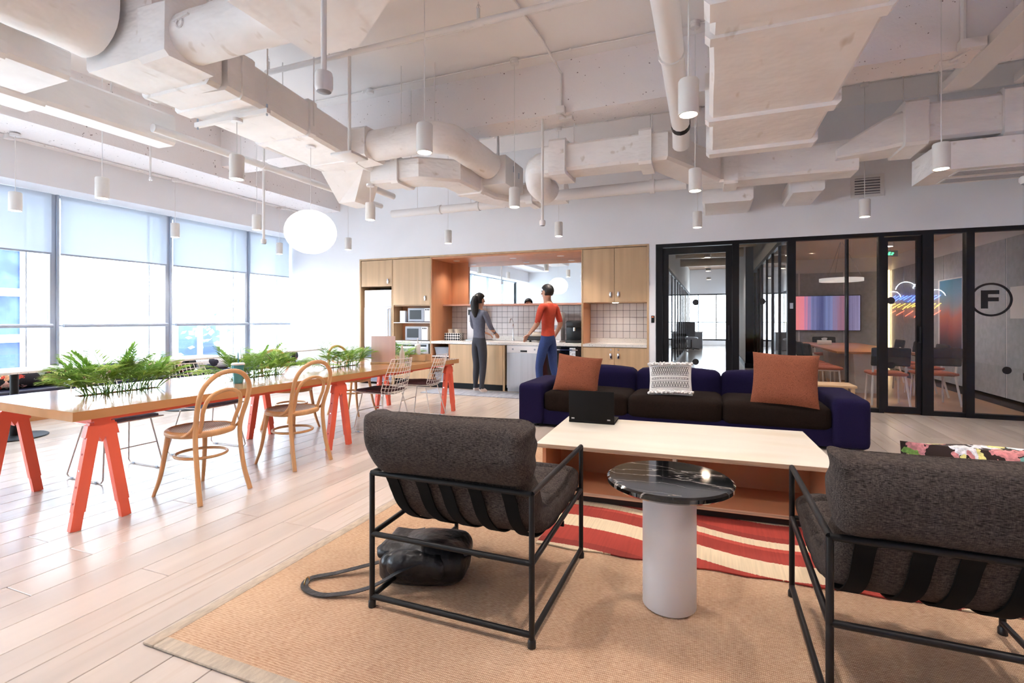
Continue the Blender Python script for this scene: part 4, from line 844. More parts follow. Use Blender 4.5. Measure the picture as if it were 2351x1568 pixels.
for x_, y_, top, lab in (
    (-7.46,3.25,3.39,'white cylinder pendant at the extreme left against the first window'),
    (-5.86,3.25,ZC,'white cylinder pendant second from the left, in front of the windows'),
    (-3.94,3.25,3.04,'white cylinder pendant hanging from the strut bracket'),
    (-2.00,3.25,ZC,'large bright cylinder pendant in front of the round elbow duct'),
    (-.13,3.25,ZC,'largest white cylinder pendant, beside the large flat duct'),
    (-7.60,5.2,3.39,'white cylinder pendant in front of the third window'),
    (-5.92,5.2,ZC,'white cylinder pendant to the left of the round paper lantern'),
    (-3.99,5.2,2.95,'white cylinder pendant just below the angled drop box'),
    (-2.04,5.2,ZC,'white cylinder pendant centred below the boxed fan unit'),
    (-.147,5.2,ZC,'white cylinder pendant overlapping the long box duct, centre right'),
    (1.78,5.2,ZC,'big white cylinder pendant in front of the ceiling cassette'),
    (-7.70,7.28,3.39,'small cylinder pendant by the last window, left of the lantern'),
    (-6.07,7.28,ZC,'small cylinder pendant right of the paper lantern'),
    (-4.03,7.28,ZC,'small cylinder pendant above the microwave cabinet'),
    (-2.14,7.28,ZC,'small cylinder pendant above the niche end'),
    (-.176,7.28,ZC,'small cylinder pendant above the corridor door'),
    (1.74,7.28,ZC,'white cylinder pendant in front of the wall vent'),
    (-4.0,1.25,3.0,'off frame cylinder pendant over the near end of the communal table'),
    (-2.0,1.25,ZC,'off frame cylinder pendant nearest the viewer, over the floor'),
    (-.10,1.25,ZC,'off frame cylinder pendant above the side table and viewer'),
    (1.78,1.25,ZC,'off frame cylinder pendant above the right armchair, near'),
    (1.78,3.25,ZC,'off frame cylinder pendant to the right of the flat duct')):
    make_pendant((x_, y_, ZP), top, lab)
t = thing('paper_lantern', 'large glowing round white paper lantern above the communal table', 'pendant lamp', (-3.97,4.17,2.18))
b = B(); prof = []
for i in range(25):
    a = -pi/2 + .30 + (pi-.60)*i/24; prof.append((.262*cos(a)*(1+.006*(i%2)), .232*sin(a)))
b.lathe(prof, n=40).build('paper_shade', LANTERN, t)
B().cyl((0,0,.22),(0,0,.92),.003,n=6).build('cord', STEELW, t); B().lathe([(.05,.90),(.05,.918)],n=14).build('canopy', STEELW, t)
# ---------------------------------------------------------------- rugs
def sisal_mat():
    m = mat('sisal_weave', H('#b98a66'), .9); t = m.node_tree; L = t.links.new; b = t.nodes['Principled BSDF']
    tc = nd(t, 'ShaderNodeTexCoord')
    w1 = nd(t, 'ShaderNodeTexWave', wave_type='BANDS', bands_direction='Y'); w1.inputs['Scale'].default_value = 30; w1.inputs['Distortion'].default_value = .6; w1.inputs['Detail Scale'].default_value = 8
    w2 = nd(t, 'ShaderNodeTexWave', wave_type='BANDS', bands_direction='X'); w2.inputs['Scale'].default_value = 48; w2.inputs['Distortion'].default_value = 1.5; w2.inputs['Detail Scale'].default_value = 10
    mp = nd(t, 'ShaderNodeMapping'); mp.inputs['Scale'].default_value = (45, 150, 1); L(tc.outputs['Object'], mp.inputs[0])
    n = nd(t, 'ShaderNodeTexNoise'); n.inputs['Scale'].default_value = 1; n.inputs['Detail'].default_value = 3; L(mp.outputs[0], n.inputs['Vector'])
    n2 = nd(t, 'ShaderNodeTexNoise'); n2.inputs['Scale'].default_value = 2.2; L(tc.outputs['Object'], n2.inputs['Vector'])
    L(tc.outputs['Object'], w1.inputs['Vector']); L(tc.outputs['Object'], w2.inputs['Vector'])
    mu = nd(t, 'ShaderNodeMath', operation='MULTIPLY'); L(w1.outputs['Fac'], mu.inputs[0]); L(w2.outputs['Fac'], mu.inputs[1])
    cr = nd(t, 'ShaderNodeValToRGB'); e = cr.color_ramp.elements; e[0].color = H('#a47a5a'); e[1].color = H('#dcbc9c'); e[0].position = .05; e[1].position = .75
    ad = nd(t, 'ShaderNodeMath', operation='MULTIPLY_ADD'); ad.inputs[1].default_value = .55; L(mu.outputs[0], ad.inputs[0]); L(n.outputs['Fac'], ad.inputs[2])
    sb = nd(t, 'ShaderNodeMath', operation='MULTIPLY_ADD'); sb.inputs[1].default_value = .5; L(n2.outputs['Fac'], sb.inputs[0])
    s3 = nd(t, 'ShaderNodeMath', operation='SUBTRACT'); s3.inputs[1].default_value = .5; L(ad.outputs[0], s3.inputs[0]); L(s3.outputs[0], sb.inputs[2])
    L(sb.outputs[0], cr.inputs[0]); L(cr.outputs[0], b.inputs['Base Color'])
    bn = nd(t, 'ShaderNodeBump'); bn.inputs['Strength'].default_value = .6; bn.inputs['Distance'].default_value = .004; L(mu.outputs[0], bn.inputs['Height']); L(bn.outputs[0], b.inputs['Normal'])
    return m
RX0, RX1, RY0, RY1 = -2.03, 2.75, 1.262, 4.75
t = thing('sisal_rug', 'large tan woven sisal rug under the armchairs', 'rug', (0, 0, 0))
B().box(RX0+.055, RX1-.055, RY0+.055, RY1-.055, .001, .010).build('weave', sisal_mat(), t, None)
TAPE = mat('rug_tape', H('#b3a28f'), .85, var=(60, .15, (1, .3, 1)), bump=(120, .2, None))
for x0, x1, y0, y1, pr in ((RX0, RX0+.06, RY0, RY1, 'x'), (RX1-.06, RX1, RY0, RY1, 'x'), (RX0+.06, RX1-.06, RY0, RY0+.06, 'y'), (RX0+.06, RX1-.06, RY1-.06, RY1, 'y')):
    B().rbox(x0, x1, y0, y1, .0012, .0125, .005, 2).build('edge_tape', TAPE, t)
def kilim_mat():
    m = mat('kilim_wool', H('#a8402f'), .95); t = m.node_tree; L = t.links.new; b = t.nodes['Principled BSDF']
    tc = nd(t, 'ShaderNodeTexCoord'); sp = nd(t, 'ShaderNodeSeparateXYZ'); L(tc.outputs['Object'], sp.inputs[0])
    def M(op, a, c=None, d=None):
        n = nd(t, 'ShaderNodeMath', operation=op)
        for i, v in enumerate((a, c, d)):
            if v is None: continue
            if isinstance(v, (int, float)): n.inputs[i].default_value = v
            else: L(v, n.inputs[i])
        return n.outputs[0]
    s = M('SINE', M('MULTIPLY', sp.outputs[0], 3.4)); c = M('COSINE', M('MULTIPLY', sp.outputs[0], 2.1))
    v = M('ADD', M('MULTIPLY_ADD', s, .10, sp.outputs[1]), M('MULTIPLY', c, .13))
    mp = nd(t, 'ShaderNodeMapping'); mp.inputs['Scale'].default_value = (90, 3, 1); L(tc.outputs['Object'], mp.inputs[0])
    n = nd(t, 'ShaderNodeTexNoise'); n.inputs['Scale'].default_value = 1; L(mp.outputs[0], n.inputs['Vector'])
    v = M('MULTIPLY_ADD', n.outputs['Fac'], .018, v)
    cr = nd(t, 'ShaderNodeValToRGB'); cr.color_ramp.interpolation = 'CONSTANT'; e = cr.color_ramp.elements
    fr = M('FRACT', M('MULTIPLY_ADD', v, 1.45, .12)); L(fr, cr.inputs[0])
    cols = [(0, H('#a2382c')), (.28, H('#d9c5a5')), (.52, H('#963328')), (.72, H('#b4473a')), (.78, H('#d9c5a5')), (.90, H('#8c2f26'))]
    while len(e) < len(cols): e.new(.5)
    for i, (p, c_) in enumerate(cols): e[i].position = p; e[i].color = c_
    mr = nd(t, 'ShaderNodeMapRange'); mr.inputs['To Min'].default_value = .78; mr.inputs['To Max'].default_value = 1.2; L(n.outputs['Fac'], mr.inputs['Value'])
    vm = nd(t, 'ShaderNodeVectorMath', operation='SCALE'); L(cr.outputs[0], vm.inputs[0]); L(mr.outputs[0], vm.inputs['Scale']); L(vm.outputs[0], b.inputs['Base Color'])
    return m
t = thing('kilim_rug', 'red and cream curved stripe flatweave rug under the coffee table', 'rug', (0, 0, .0128), 0)
b = B(); n = 40; vs = []
for i in range(n+1):
    x_ = -.90 + 2.33*i/n
    for y_ in (2.62 + .05*(x_+.8)/1.3 + .008*sin(i*1.3), 4.55): vs += [(x_, y_, 0), (x_, y_, .006)]
fs = []
for i in range(n): a = 4*i; c = a+4; fs += [(a+1, c+1, c+3, a+3), (a, a+2, c+2, c), (a, c, c+1, a+1), (a+2, a+3, c+3, c+2)]
fs += [(0, 1, 3, 2), (4*n, 4*n+2, 4*n+3, 4*n+1)]
b.add(vs, fs).build('weave', kilim_mat(), t, None)
# ---------------------------------------------------------------- lounge: armchairs
def superell(hw, ht, n=36, ex=.20, ez=.60):
    out = []
    for k in range(n):
        a = 2*pi*k/n; c, s = cos(a), sin(a)
        out.append((hw*math.copysign(abs(c)**ex, c), ht*math.copysign(abs(s)**ez, s)))
    return out
def sweep(path, hw, ht, n=36, wr=0.0, seed=0, fold=True):
    """cushion swept along a (y,z) path; hw/ht give half width / half thickness at 0..1"""
    P = [Vector((0, a, c)) for a, c in path]; N = len(P); b = B(); vs = []
    for i, p in enumerate(P):
        d = (P[min(i+1, N-1)] - P[max(i-1, 0)]).normalized(); nr = Vector((0, -d.z, d.y)); s = i/(N-1)
        for x, q in superell(hw(s), ht(s), n):
            v = p + nr*q + Vector((x, 0, 0))
            if wr:
                k = noise.noise(Vector((x*5+seed, s*9, q*9)))*wr + noise.noise(Vector((x*16+seed, s*14, q*5)))*wr*.5
                v += nr*k*(1 if q > 0 else -1) + Vector((k*.6, 0, 0))
            if fold and s < .30:
                g = noise.noise(Vector((x*13+seed, s*3, 0)))*.030*math.exp(-(s/.13)**2) + noise.noise(Vector((x*4+seed*2, 3, s*5)))*.024
                v += nr*g*(1 if q > 0 else -1) + d*noise.noise(Vector((x*9, seed, 1)))*.016*math.exp(-(s/.06)**2)
            vs.append(v)
    fs = [(i*n+k, (i+1)*n+k, (i+1)*n+(k+1)%n, i*n+(k+1)%n) for i in range(N-1) for k in range(n)]
    fs += [tuple(range(n)), tuple((N-1)*n+k for k in range(n))[::-1]]
    return b.add(vs, fs)
SEAT = smoothpath([(0,-.395,.835),(0,-.378,.745),(0,-.335,.655),(0,-.285,.575),(0,-.215,.46),(0,-.08,.375),(0,.12,.365),(0,.30,.395),(0,.395,.42)], 12)
SEATP = [(p.y, p.z) for p in SEAT]
def ht_chair(s):
    base = .080 if s < .30 else (.072 if s < .42 else .075)
    if s < .30: base = .040 + .056*sin(pi*min(1, (s/.335))*.90+.10)**.6
    for c in (.318,): base *= 1 - .34*math.exp(-((s-c)/.016)**2)
    for c in (.62, .72, .82, .91): base *= 1 - .28*math.exp(-((s-c)/.012)**2)
    if s > .95: base *= max(.25, sqrt(max(0, 1-((s-.95)/.055)**2)))
    return base
def make_armchair(lab, loc, rz, seed):
    t = thing('armchair', lab, 'armchair', loc, rz, 'metal framed armchairs')
    r = .0115; w, d0, d1 = .365, -.385, .385
    def tb(nm, *pts): B().tube(list(pts), r, 10).build(nm, BLACKM, t)
    for sx in (-1, 1):
        for y_ in (d0, d1):
            l = B().tube([(sx*w, y_, .0), (sx*w, y_, .577)], r, 10).build('leg', BLACKM, t); B().lathe([(.016,0),(.016,.022),(.012,.03)], (sx*w, y_, 0), 12).build('rubber_foot', PLASTB, l)
        tb('arm_rail', (sx*w, d0, .577), (sx*w, d1, .577)); tb('seat_rail', (sx*w, d0, .315), (sx*w, d1, .352)); tb('floor_rail', (sx*w, d0, .045), (sx*w, d1, .045))
    tb('back_rail', (-w, d0, .577), (w, d0, .577)); tb('back_rail', (-w, d0, .315), (w, d0, .315)); tb('back_rail', (-w, d0, .045), (w, d0, .045)); tb('front_rail', (-w, d1, .352), (w, d1, .352))
    hw = lambda s: .348 + .022*max(0, 1-abs(s-.14)/.16)**.5 - .02*math.exp(-((s-.33)/.05)**2) + .016*math.exp(-(s/.05)**2)
    c = sweep(SEATP, hw, ht_chair, 48, .014, seed).build('cushion', FABG, t, 60)
    B().rbox(.345, .375, .02, .03, .30, .325, .002).build('fabric_tag', STRAP, c)
    # webbing straps under the sling
    und = []
    for i in range(len(SEATP)):
        s = i/(len(SEATP)-1)
        if s < .33: continue
        p = Vector((0, *SEATP[i])); d = (Vector((0, *SEATP[min(i+1, len(SEATP)-1)])) - Vector((0, *SEATP[i-1]))).normalized()
        nr = Vector((0, -d.z, d.y)); und.append(p - nr*(max(.075, ht_chair(s))+.012))
    und[0] = Vector((0, d0-.006, .585))
    for xs in (-.27, -.125, -.015, .12, .265):
        b = B(); vs = []
        for p in und:
            pinch = 1.0
            vs += [p + Vector((xs-.028, 0, 0)), p + Vector((xs+.028, 0, 0)), p + Vector((xs+.028, .004, .004)), p + Vector((xs-.028, .004, .004))]
        fs = []
        for i in range(len(und)-1):
            for k in range(4): fs.append((4*i+k, 4*i+(k+1)%4, 4*i+4+(k+1)%4, 4*i+4+k))
        b.add(vs, fs); b.build('webbing_strap', STRAP, t, 60)
    return t
make_armchair('grey melange sling armchair with the leather bag beneath it', (-.995, 2.17, .0115), 0, 1.0)
make_armchair('grey melange sling armchair holding the floral cushion, cut by the right edge', (.70, 2.16, .0115), .0, 8.0)
# floral cushion on the second chair
t = thing('floral_cushion', 'leafy white flowered cushion lying behind the right armchair back', 'cushion', (.86, 2.06, .505), -.05)
b = pillow(.62, .42, .20, .006, 14, 3); b.xf(Matrix.Rotation(radians(28), 4, 'X')).build('cover', FLORALG, t, 60)
# ---------------------------------------------------------------- side table
MARB = mat('black_marble', H('#0b0a0b'), .05, coat=.6); mt = MARB.node_tree
tc = nd(mt, 'ShaderNodeTexCoord'); mp = nd(mt, 'ShaderNodeMapping'); mp.inputs['Scale'].default_value = (1.2, 5.0, 1); mp.inputs['Rotation'].default_value = (0, 0, .25); mt.links.new(tc.outputs['Object'], mp.inputs[0])
nz = nd(mt, 'ShaderNodeTexNoise'); nz.inputs['Scale'].default_value = 1.6; nz.inputs['Detail'].default_value = 5; mt.links.new(mp.outputs[0], nz.inputs['Vector'])
sb = nd(mt, 'ShaderNodeMath', operation='SUBTRACT'); sb.inputs[1].default_value = .5; mt.links.new(nz.outputs['Fac'], sb.inputs[0])
ab = nd(mt, 'ShaderNodeMath', operation='ABSOLUTE'); mt.links.new(sb.outputs[0], ab.inputs[0])
mr = nd(mt, 'ShaderNodeMapRange'); mr.inputs['From Min'].default_value = 0; mr.inputs['From Max'].default_value = .007; mr.inputs['To Min'].default_value = .75; mr.inputs['To Max'].default_value = 0; mt.links.new(ab.outputs[0], mr.inputs['Value'])
mx = nd(mt, 'ShaderNodeMix', data_type='RGBA'); mx.inputs[6].default_value = H('#0b0a0b'); mx.inputs[7].default_value = H('#b9b2ac'); mt.links.new(mr.outputs[0], mx.inputs['Factor']); mt.links.new(mx.outputs[2], mt.nodes['Principled BSDF'].inputs['Base Color'])
t = thing('side_table', 'round black marble side table on a white cylinder base', 'side table', (-.17, 2.275, .0125))
B().lathe([(.250,.520),(.265,.530),(.265,.545),(.255,.552),(0,.552)], n=64).build('marble_top', MARB, t, 25)
B().lathe([(.105,0),(.112,.006),(.112,.52)], n=40).build('column', WHITEP, t, 50)
# ---------------------------------------------------------------- coffee table and laptop
t = thing('coffee_table', 'low birch plywood coffee table with open shelf', 'coffee table', (-.235, 3.76, .0195), radians(2.5))
hx, hy = .895, .50
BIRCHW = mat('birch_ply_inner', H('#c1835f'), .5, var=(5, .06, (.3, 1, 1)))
B().rbox(-hx, hx, -hy, hy, .362, .390, .002, 1).build('table_top', [BIRCH], t, None)
B().box(-hx+.001, hx-.001, -hy-.0008, -hy+.0005, .364, .388).box(-hx-.0008, -hx+.0005, -hy+.001, hy-.001, .364, .388).build('top_edge', PLYEDGE, t, None)
B().box(-hx+.03, hx-.03, -hy+.04, hy-.04, .055, .08).build('bottom_shelf', BIRCHW, t, None)
B().box(-hx+.031, hx-.031, -hy+.0392, -hy+.041, .057, .078).build('shelf_edge', PLYEDGE, t, None)
B().box(-hx+.03, -hx+.055, -hy+.06, hy-.04, .08, .362).build('side_panel', BIRCHW, t, None); B().box(hx-.055, hx-.03, -hy+.06, hy-.04, .08, .362).build('side_panel', BIRCHW, t, None)
B().box(-.012, .012, -hy+.05, hy-.04, .08, .362).build('divider', BIRCH, t, None)
B().box(-hx+.055, hx-.055, -.01, .015, .08, .362).build('back_panel', BIRCHW, t, None)
B().box(-hx+.08, hx-.08, -hy+.10, hy-.1, 0, .055).build('plinth', mat('dark_plinth', H('#2a1d18'), .8), t, None)
LID = mat('laptop_black', H('#0b0807'), .6, spec=.2)
t = thing('laptop', 'open black laptop seen from behind on the coffee table', 'laptop', (-.90, 4.0, .41), radians(2))
B().rbox(-.185, .185, -.01, .245, 0, .02, .004).build('base', LID, t); B().box(-.16, .16, .03, .14, .0195, .0212).build('keyboard', PLASTB, t, None)
l = B().rbox(-.183, .183, -.006, .002, .0, .245, .003).build('lid', LID, t); l.location = (0, -.004, .018); l.rotation_euler = (radians(3), 0, 0)
B().box(-.17, .17, .0022, .003, .015, .235).build('screen', mat('laptop_screen', H('#202028'), .2), l, None)
for s in (-.15, .14): B().box(s-.012, s+.012, -.0072, -.006, .012, .022).build('hinge_badge', STEEL, l, None)
# ---------------------------------------------------------------- sofa
SX0, SX1, SY0, SY1 = -2.12, 1.375, 5.50, 6.50
t = thing('sofa', 'long navy three seat sofa with dark brown seat cushions', 'sofa', ((SX0+SX1)/2, (SY0+SY1)/2, 0))
W2, D2 = (SX1-SX0)/2, (SY1-SY0)/2
B().rbox(-W2+.04, W2-.04, -D2+.05, D2-.02, .03, .22, .02).build('base', NAVY, t)
for s in (-1, 1):
    B().puff((s*(W2-.155), -.0, .265), .155, D2, .235, .055, .0, 12, .002, s).build('arm', NAVY, t, 60)
    for y_ in (-D2+.1, D2-.1): B().cyl((s*(W2-.2), y_, 0), (s*(W2-.2), y_, .04), .025).build('foot', PLASTB, t)
sw = (2*W2-.62)/3
for k in range(3):
    xc = -W2+.31+sw*(k+.5)
    B().puff((xc, -.12, .30), sw/2-.003, .36, .115, .055, .035, 12, .004, k*3).build('seat_cushion', BROWNF, t, 60)
    B().puff((xc, .345, .40), sw/2-.004, .14, .245, .07, .03, 12, .004, k*5+1).build('back_cushion', NAVY, t, 60)
def throw(nm, lab, m, w, h, th, loc, rx, rz, ry=0, seed=0):
    t = thing(nm, lab, 'cushion', loc); t.rotation_euler = (rx, ry, rz)
    pillow(w, h, th, .012, 16, seed).build('cover', m, t, 60); return t
throw('throw_pillow', 'rust coloured throw pillow at the left end of the sofa, behind the laptop', RUST, .52, .46, .17, (-1.46, 5.62, .405), radians(-26), .12, radians(6), 1)
throw('throw_pillow', 'large rust throw pillow at the right end of the sofa', RUST, .60, .55, .19, (.66, 5.54, .40), radians(-24), -.10, radians(2), 6)
t = throw('throw_pillow', 'white tasselled pillow with black triangle print in the middle of the sofa', mat('boucle_white', H('#e7e4e0'), .95, bump=(80, .6, None)), .46, .40, .14, (-.41, 5.66, .41), radians(-27), .03, radians(-2), 4)
INK = mat('print_ink', H('#1c1a20'), .9)
def on_pillow(u, v, w=.46, h=.40, th=.14): 
    T = th/2*(max(0, (1-abs(u)**2.6)*(1-abs(v)**2.6)))**.55; return Vector((u*w/2, -(T+.010), h/2+v*h/2))
def seg(b, p, q, n=5, r=.0022):
    b.tube([on_pillow(p[0]+(q[0]-p[0])*k/n, p[1]+(q[1]-p[1])*k/n) for k in range(n+1)], r, 4)
b = B()
for v in (.62, .22, .12, -.02, -.10, -.22, -.55): seg(b, (-.84, v), (.84, v), 12)
for k in range(9):
    a, c = -.84+1.68*k/9, -.84+1.68*(k+1)/9; m_ = (a+c)/2
    seg(b, (a, .25), (m_, .60)); seg(b, (m_, .60), (c, .25)); seg(b, (a, .60), (m_, .25)); seg(b, (m_, .25), (c, .60))
for k in range(14):
    a, c = -.84+1.68*k/14, -.84+1.68*(k+1)/14; m_ = (a+c)/2
    seg(b, (a, -.52), (m_, -.26), 3); seg(b, (m_, -.26), (c, -.52), 3); seg(b, (m_, -.03), (m_, -.09), 1); seg(b, (a, .13), (a, .21), 1)
tag(b.build('triangle_print', INK, t, None), 'black line print')
FR = mat('fringe_white', H('#efece8'), .95, bump=(60, .8, None))
for v in (.86, -.90):
    b = B()
    for k in range(60):
        u = -.97+1.94*k/59; p = on_pillow(max(-.9, min(.9, u)), v*.92); p.x = u*.235; q = p + Vector((random.uniform(-.008, .008), -random.uniform(.012, .03), random.uniform(-.02, .02)))
        b.tube([p, (p+q)/2+Vector((0, -.008, .004)), q], [.012, .014, .008], 6)
    b.build('shaggy_fringe', FR, t, 60)
# ---------------------------------------------------------------- leather backpack
t = thing('leather_backpack', 'slouched black leather backpack under the left armchair', 'backpack', (-1.29, 2.12, .0125), radians(12))
b = B().puff((0, 0, .085), .20, .155, .085, .06, .02, 14, .018, 5); b.v = [(x, y, max(.0, z*(1-.25*max(0, -x/.2)))) for x, y, z in b.v]; b.build('bag_body', LEATHER, t, 70)
B().puff((.0, -.125, .10), .14, .05, .055, .04, .01, 8, .012, 2).build('front_pocket', LEATHER, t, 70)
B().puff((-.12, .02, .13), .10, .13, .03, .028, .01, 8, .012, 9).build('flap', LEATHER, t, 70)
B().tube(smoothpath([(.18,-.06,.12),(.25,-.05,.14),(.27,0,.11),(.25,.05,.08),(.18,.06,.10)],5), .011, 8).build('carry_handle', LEATHER, t)
def strap(parent, pts, w=.016, th=.003, nm='shoulder_strap'):
    P = smoothpath(pts, 8); b = B(); vs = []
    for i, p in enumerate(P):
        d = (P[min(i+1, len(P)-1)]-P[max(i-1, 0)]).normalized(); s = d.cross(Vector((0,0,1)))
        s = s.normalized()*w if s.length > .05 else Vector((w,0,0)); vs += [p-s, p+s, p+s+Vector((0,0,th)), p-s+Vector((0,0,th))]
    fs = [(4*i+k, 4*i+(k+1)%4, 4*i+4+(k+1)%4, 4*i+4+k) for i in range(len(P)-1) for k in range(4)]
    b.add(vs, fs+[(0,1,2,3)]); return b.build(nm, LEATHER, parent, 60)
s = strap(t, [(.10,-.12,.15),(-.05,-.19,.10),(-.20,-.24,.03),(-.38,-.28,.006),(-.50,-.24,.006),(-.52,-.16,.008),(-.42,-.10,.012),(-.24,-.02,.04)])
B().tube(arc((-.515,-.20,.014), .02, 0, 2*pi, 12, 'yz'), .003, 5).build('buckle', mat('brass', H('#b08b5a'), .3, metal=.9), s)
strap(t, [(-.05,.10,.17),(-.20,.12,.12),(-.30,.12,.05),(-.26,.07,.02)], .011)
strap(t, [(.12,.02,.18),(-.02,.05,.175),(-.16,.03,.15)], .008, nm='draw_cord')
# ---------------------------------------------------------------- communal table
TA = radians(-3.0)      # plan angle of the long axis
TCX, TCY, TZ = -3.925, 3.95, .71
T = thing('communal_table', 'long oak communal table on coral steel trestles', 'table', (TCX, TCY, 0), TA)
tw, tl = .61, 2.17
slots = [(-.10, -1.56, .27), (-.02, -.45, .27), (-.02, .66, .27), (.10, 1.55, .2)]
b = B(); ys = [-tl]
for (sx, sy, sl) in slots: ys += [sy-sl, sy+sl]
ys.append(tl)
for i in range(0, len(ys), 2): b.box(-tw, tw, ys[i], ys[i+1], TZ-.055, TZ)
for (sx, sy, sl) in slots: b.box(-tw, sx-.055, sy-sl, sy+sl, TZ-.055, TZ).box(sx+.055, tw, sy-sl, sy+sl, TZ-.055, TZ)
b.build('table_top', TABLEOAK, T, None)
B().box(-tw+.05, -tw+.10, -tl+.1, tl-.1, TZ-.085, TZ-.055).build('under_rail', CORAL, T, None); B().box(tw-.06, tw-.02, -tl+.1, tl-.1, TZ-.075, TZ-.055).build('under_rail', CORAL, T, None)
for (sx, sy, sl) in slots: B().box(sx-.055, sx+.055, sy-sl, sy+sl, TZ-.16, TZ-.03).build('planter_trough', CORAL, T, None)
HOLE = mat('coral_dark', H('#a83a26'), .6)
def trestle_leg(parent, x_, s, yc):
    """one channel leg leaning along y by sign s, with key slots and adjustable foot"""
    top = Vector((x_, yc+s*.035, TZ-.09)); bot = Vector((x_, yc+s*.135, .0)); d = (bot-top).normalized(); bot = bot
    l = B().bar(top, top+d*(.52), .062, .042, (1,0,0)).build('leg', CORAL, parent, None)
    B().bar(top+d*.50, bot, .054, .036, (1,0,0)).build('leg_foot', CORAL, l, None)
    nrm = Vector((0, -d.z, d.y))*(-s if False else 1)
    for k in range(5):
        c = top + d*(.09+.095*k); side = Vector((0, s*cos(.16), .0))
        for e in (-1,):
            p = c + Vector((0, s*-.0, 0))
            q = Vector((0, -1, 0)) if s < 0 else Vector((0, 1, 0)); q = (q - d*q.dot(d)).normalized()
            B().tube([p+q*.0312, p+q*.0326], .007, 8).build('key_slot', CHROME if k in (2,) else HOLE, l)
for k, yc in enumerate((-2.0, .0, 2.0)):
    tr = B().box(-.57, .57, yc-.045, yc+.045, TZ-.10, TZ-.055).build('trestle_beam', CORAL, T, None)
    for x_ in (-.545, .545):
        for s in (-1, 1): trestle_leg(tr, x_, s, yc)
        B().prism([(yc-.075, TZ-.10), (yc+.075, TZ-.10), (yc+.09, TZ-.17), (yc+.02, TZ-.17), (yc, TZ-.21), (yc-.02, TZ-.17), (yc-.09, TZ-.17)], x_-.024, x_+.024, 'x').build('gusset', CORAL, tr, None)
def tpt(u, v, z=0):      # table-local -> world
    return (TCX + u*cos(TA) - v*sin(TA), TCY + u*sin(TA) + v*cos(TA), z)
# ---------------------------------------------------------------- palms in the troughs
def frond_mesh(L_, droop, nl, seed):
    random.seed(seed); b = B(); P = []
    for i in range(9):
        s = i/8; P.append(Vector((L_*(s*.55 + .25*s*s)*droop, 0, L_*(s - .42*s*s*droop))))
    b.tube(P, [.0035*(1-.7*i/8)+.0006 for i in range(9)], 5)
    for k in range(nl):
        s = .38 + .62*k/(nl-1); f = s*8; i = min(7, int(f)); p = P[i].lerp(P[i+1], f-i); d = (P[i+1]-P[i]).normalized()
        ll = L_*(.36*sin(pi*min(1, .25+.75*(k/(nl-1))**.9))+.14) * random.uniform(.85, 1.1)
        for sd in (-1, 1):
            side = Vector((0, sd, 0)); dr = (d*.75 + side*.85 + Vector((0, 0, random.uniform(-.25, .15)))).normalized(); w = .0052 + .002*random.random()
            nr = dr.cross(Vector((0, 0, 1))).normalized()*w; dn = Vector((0, 0, -1))
            q1 = p + dr*ll*.45 + dn*ll*.02; q2 = p + dr*ll + dn*ll*.16
            b.add([p, q1-nr, q1+dn*.003, q1+nr, q2], [(0,1,2), (0,2,3), (1,4,2), (2,4,3)])
    return b.mesh('frond', LEAF, None)
FR_M = [frond_mesh(.42, .7, 18, 1), frond_mesh(.40, 1.0, 18, 2), frond_mesh(.36, 1.35, 16, 3), frond_mesh(.45, .4, 20, 4)]
SOIL = mat('dark_soil', H('#3a2a22'), .95)
pl = ['big feathery palm planting at the near end of the communal table', 'feathery palm planting beside the teal tumbler', 'light palm planting in the middle far part of the table', 'small palm planting behind the menu board']
for k, (sx, sy, sl) in enumerate(slots):
    t = thing('palm_plant', pl[k], 'plant', tpt(sx, sy, TZ-.05), TA, 'palms planted in the table troughs'); random.seed(20+k)
    B().box(-.05, .05, -sl+.02, sl-.02, -.10, .02).build('soil', SOIL, t, None)
    nst = (13, 11, 9, 5)[k]; scl = (1.0, .92, .9, .8)[k]
    for j in range(nst):
        yb = -sl+.05+(2*sl-.10)*j/(nst-1) + random.uniform(-.01, .01); xb = random.uniform(-.03, .03)
        for q in range(random.choice((4, 4, 5))):
            o = link('frond', FR_M[random.choice((0, 0, 1, 1, 2, 3))], t, (xb, yb, .01))
            out = (j/(nst-1)-.5)*1.6
            az = random.uniform(0, 2*pi) if abs(out) < .5 else (pi/2 if out > 0 else -pi/2) + random.uniform(-1.0, 1.0)
            s_ = scl*random.uniform(.70, 1.0); o.scale = (s_,)*3; o.rotation_euler = (random.uniform(-.15, .15), random.uniform(-.2, .15), az)
    for j in range(nst): B().tube([(0, -sl+.05+(2*sl-.1)*j/(nst-1), .0), (random.uniform(-.02, .02), -sl+.05+(2*sl-.1)*j/(nst-1)+random.uniform(-.02, .02), .10)], .004, 5).build('stem', STEMG, t)
# ---------------------------------------------------------------- things on the table
TEAL = mat('teal_acrylic', H('#3f93a0'), .15, var=(30, .12, (1, 1, .1)), coat=.4)
t = thing('tumbler', 'teal ribbed tumbler with white lid and straw on the communal table', 'tumbler', (-3.72, 3.08, TZ))
pr = [(.033, 0), (.035, .005)] + [(.036+.012*k/8, .005+.15*k/8) for k in range(9)]
B().lathe(pr, n=32).build('cup', TEAL, t, 50); B().lathe([(.052, .155), (.052, .166), (.044, .172), (0, .172)], n=28).build('lid', WHITEP, t); B().tube([(0, .005, .10), (.004, -.004, .26)], .004, 8).build('straw', TEAL, t)
t = thing('menu_board', 'pale pink translucent menu board standing on the table', 'menu board', (-3.72, 5.10, TZ), radians(18)); B().rbox(-.15, .15, -.006, .006, .015, .335, .003).build('panel', mat('pink_board', H('#d9bdb6'), .2, var=(9, .08, (1, 1, .05))), t); B().rbox(-.15, .15, -.04, .04, 0, .018, .004).build('stand', OAKC, t)
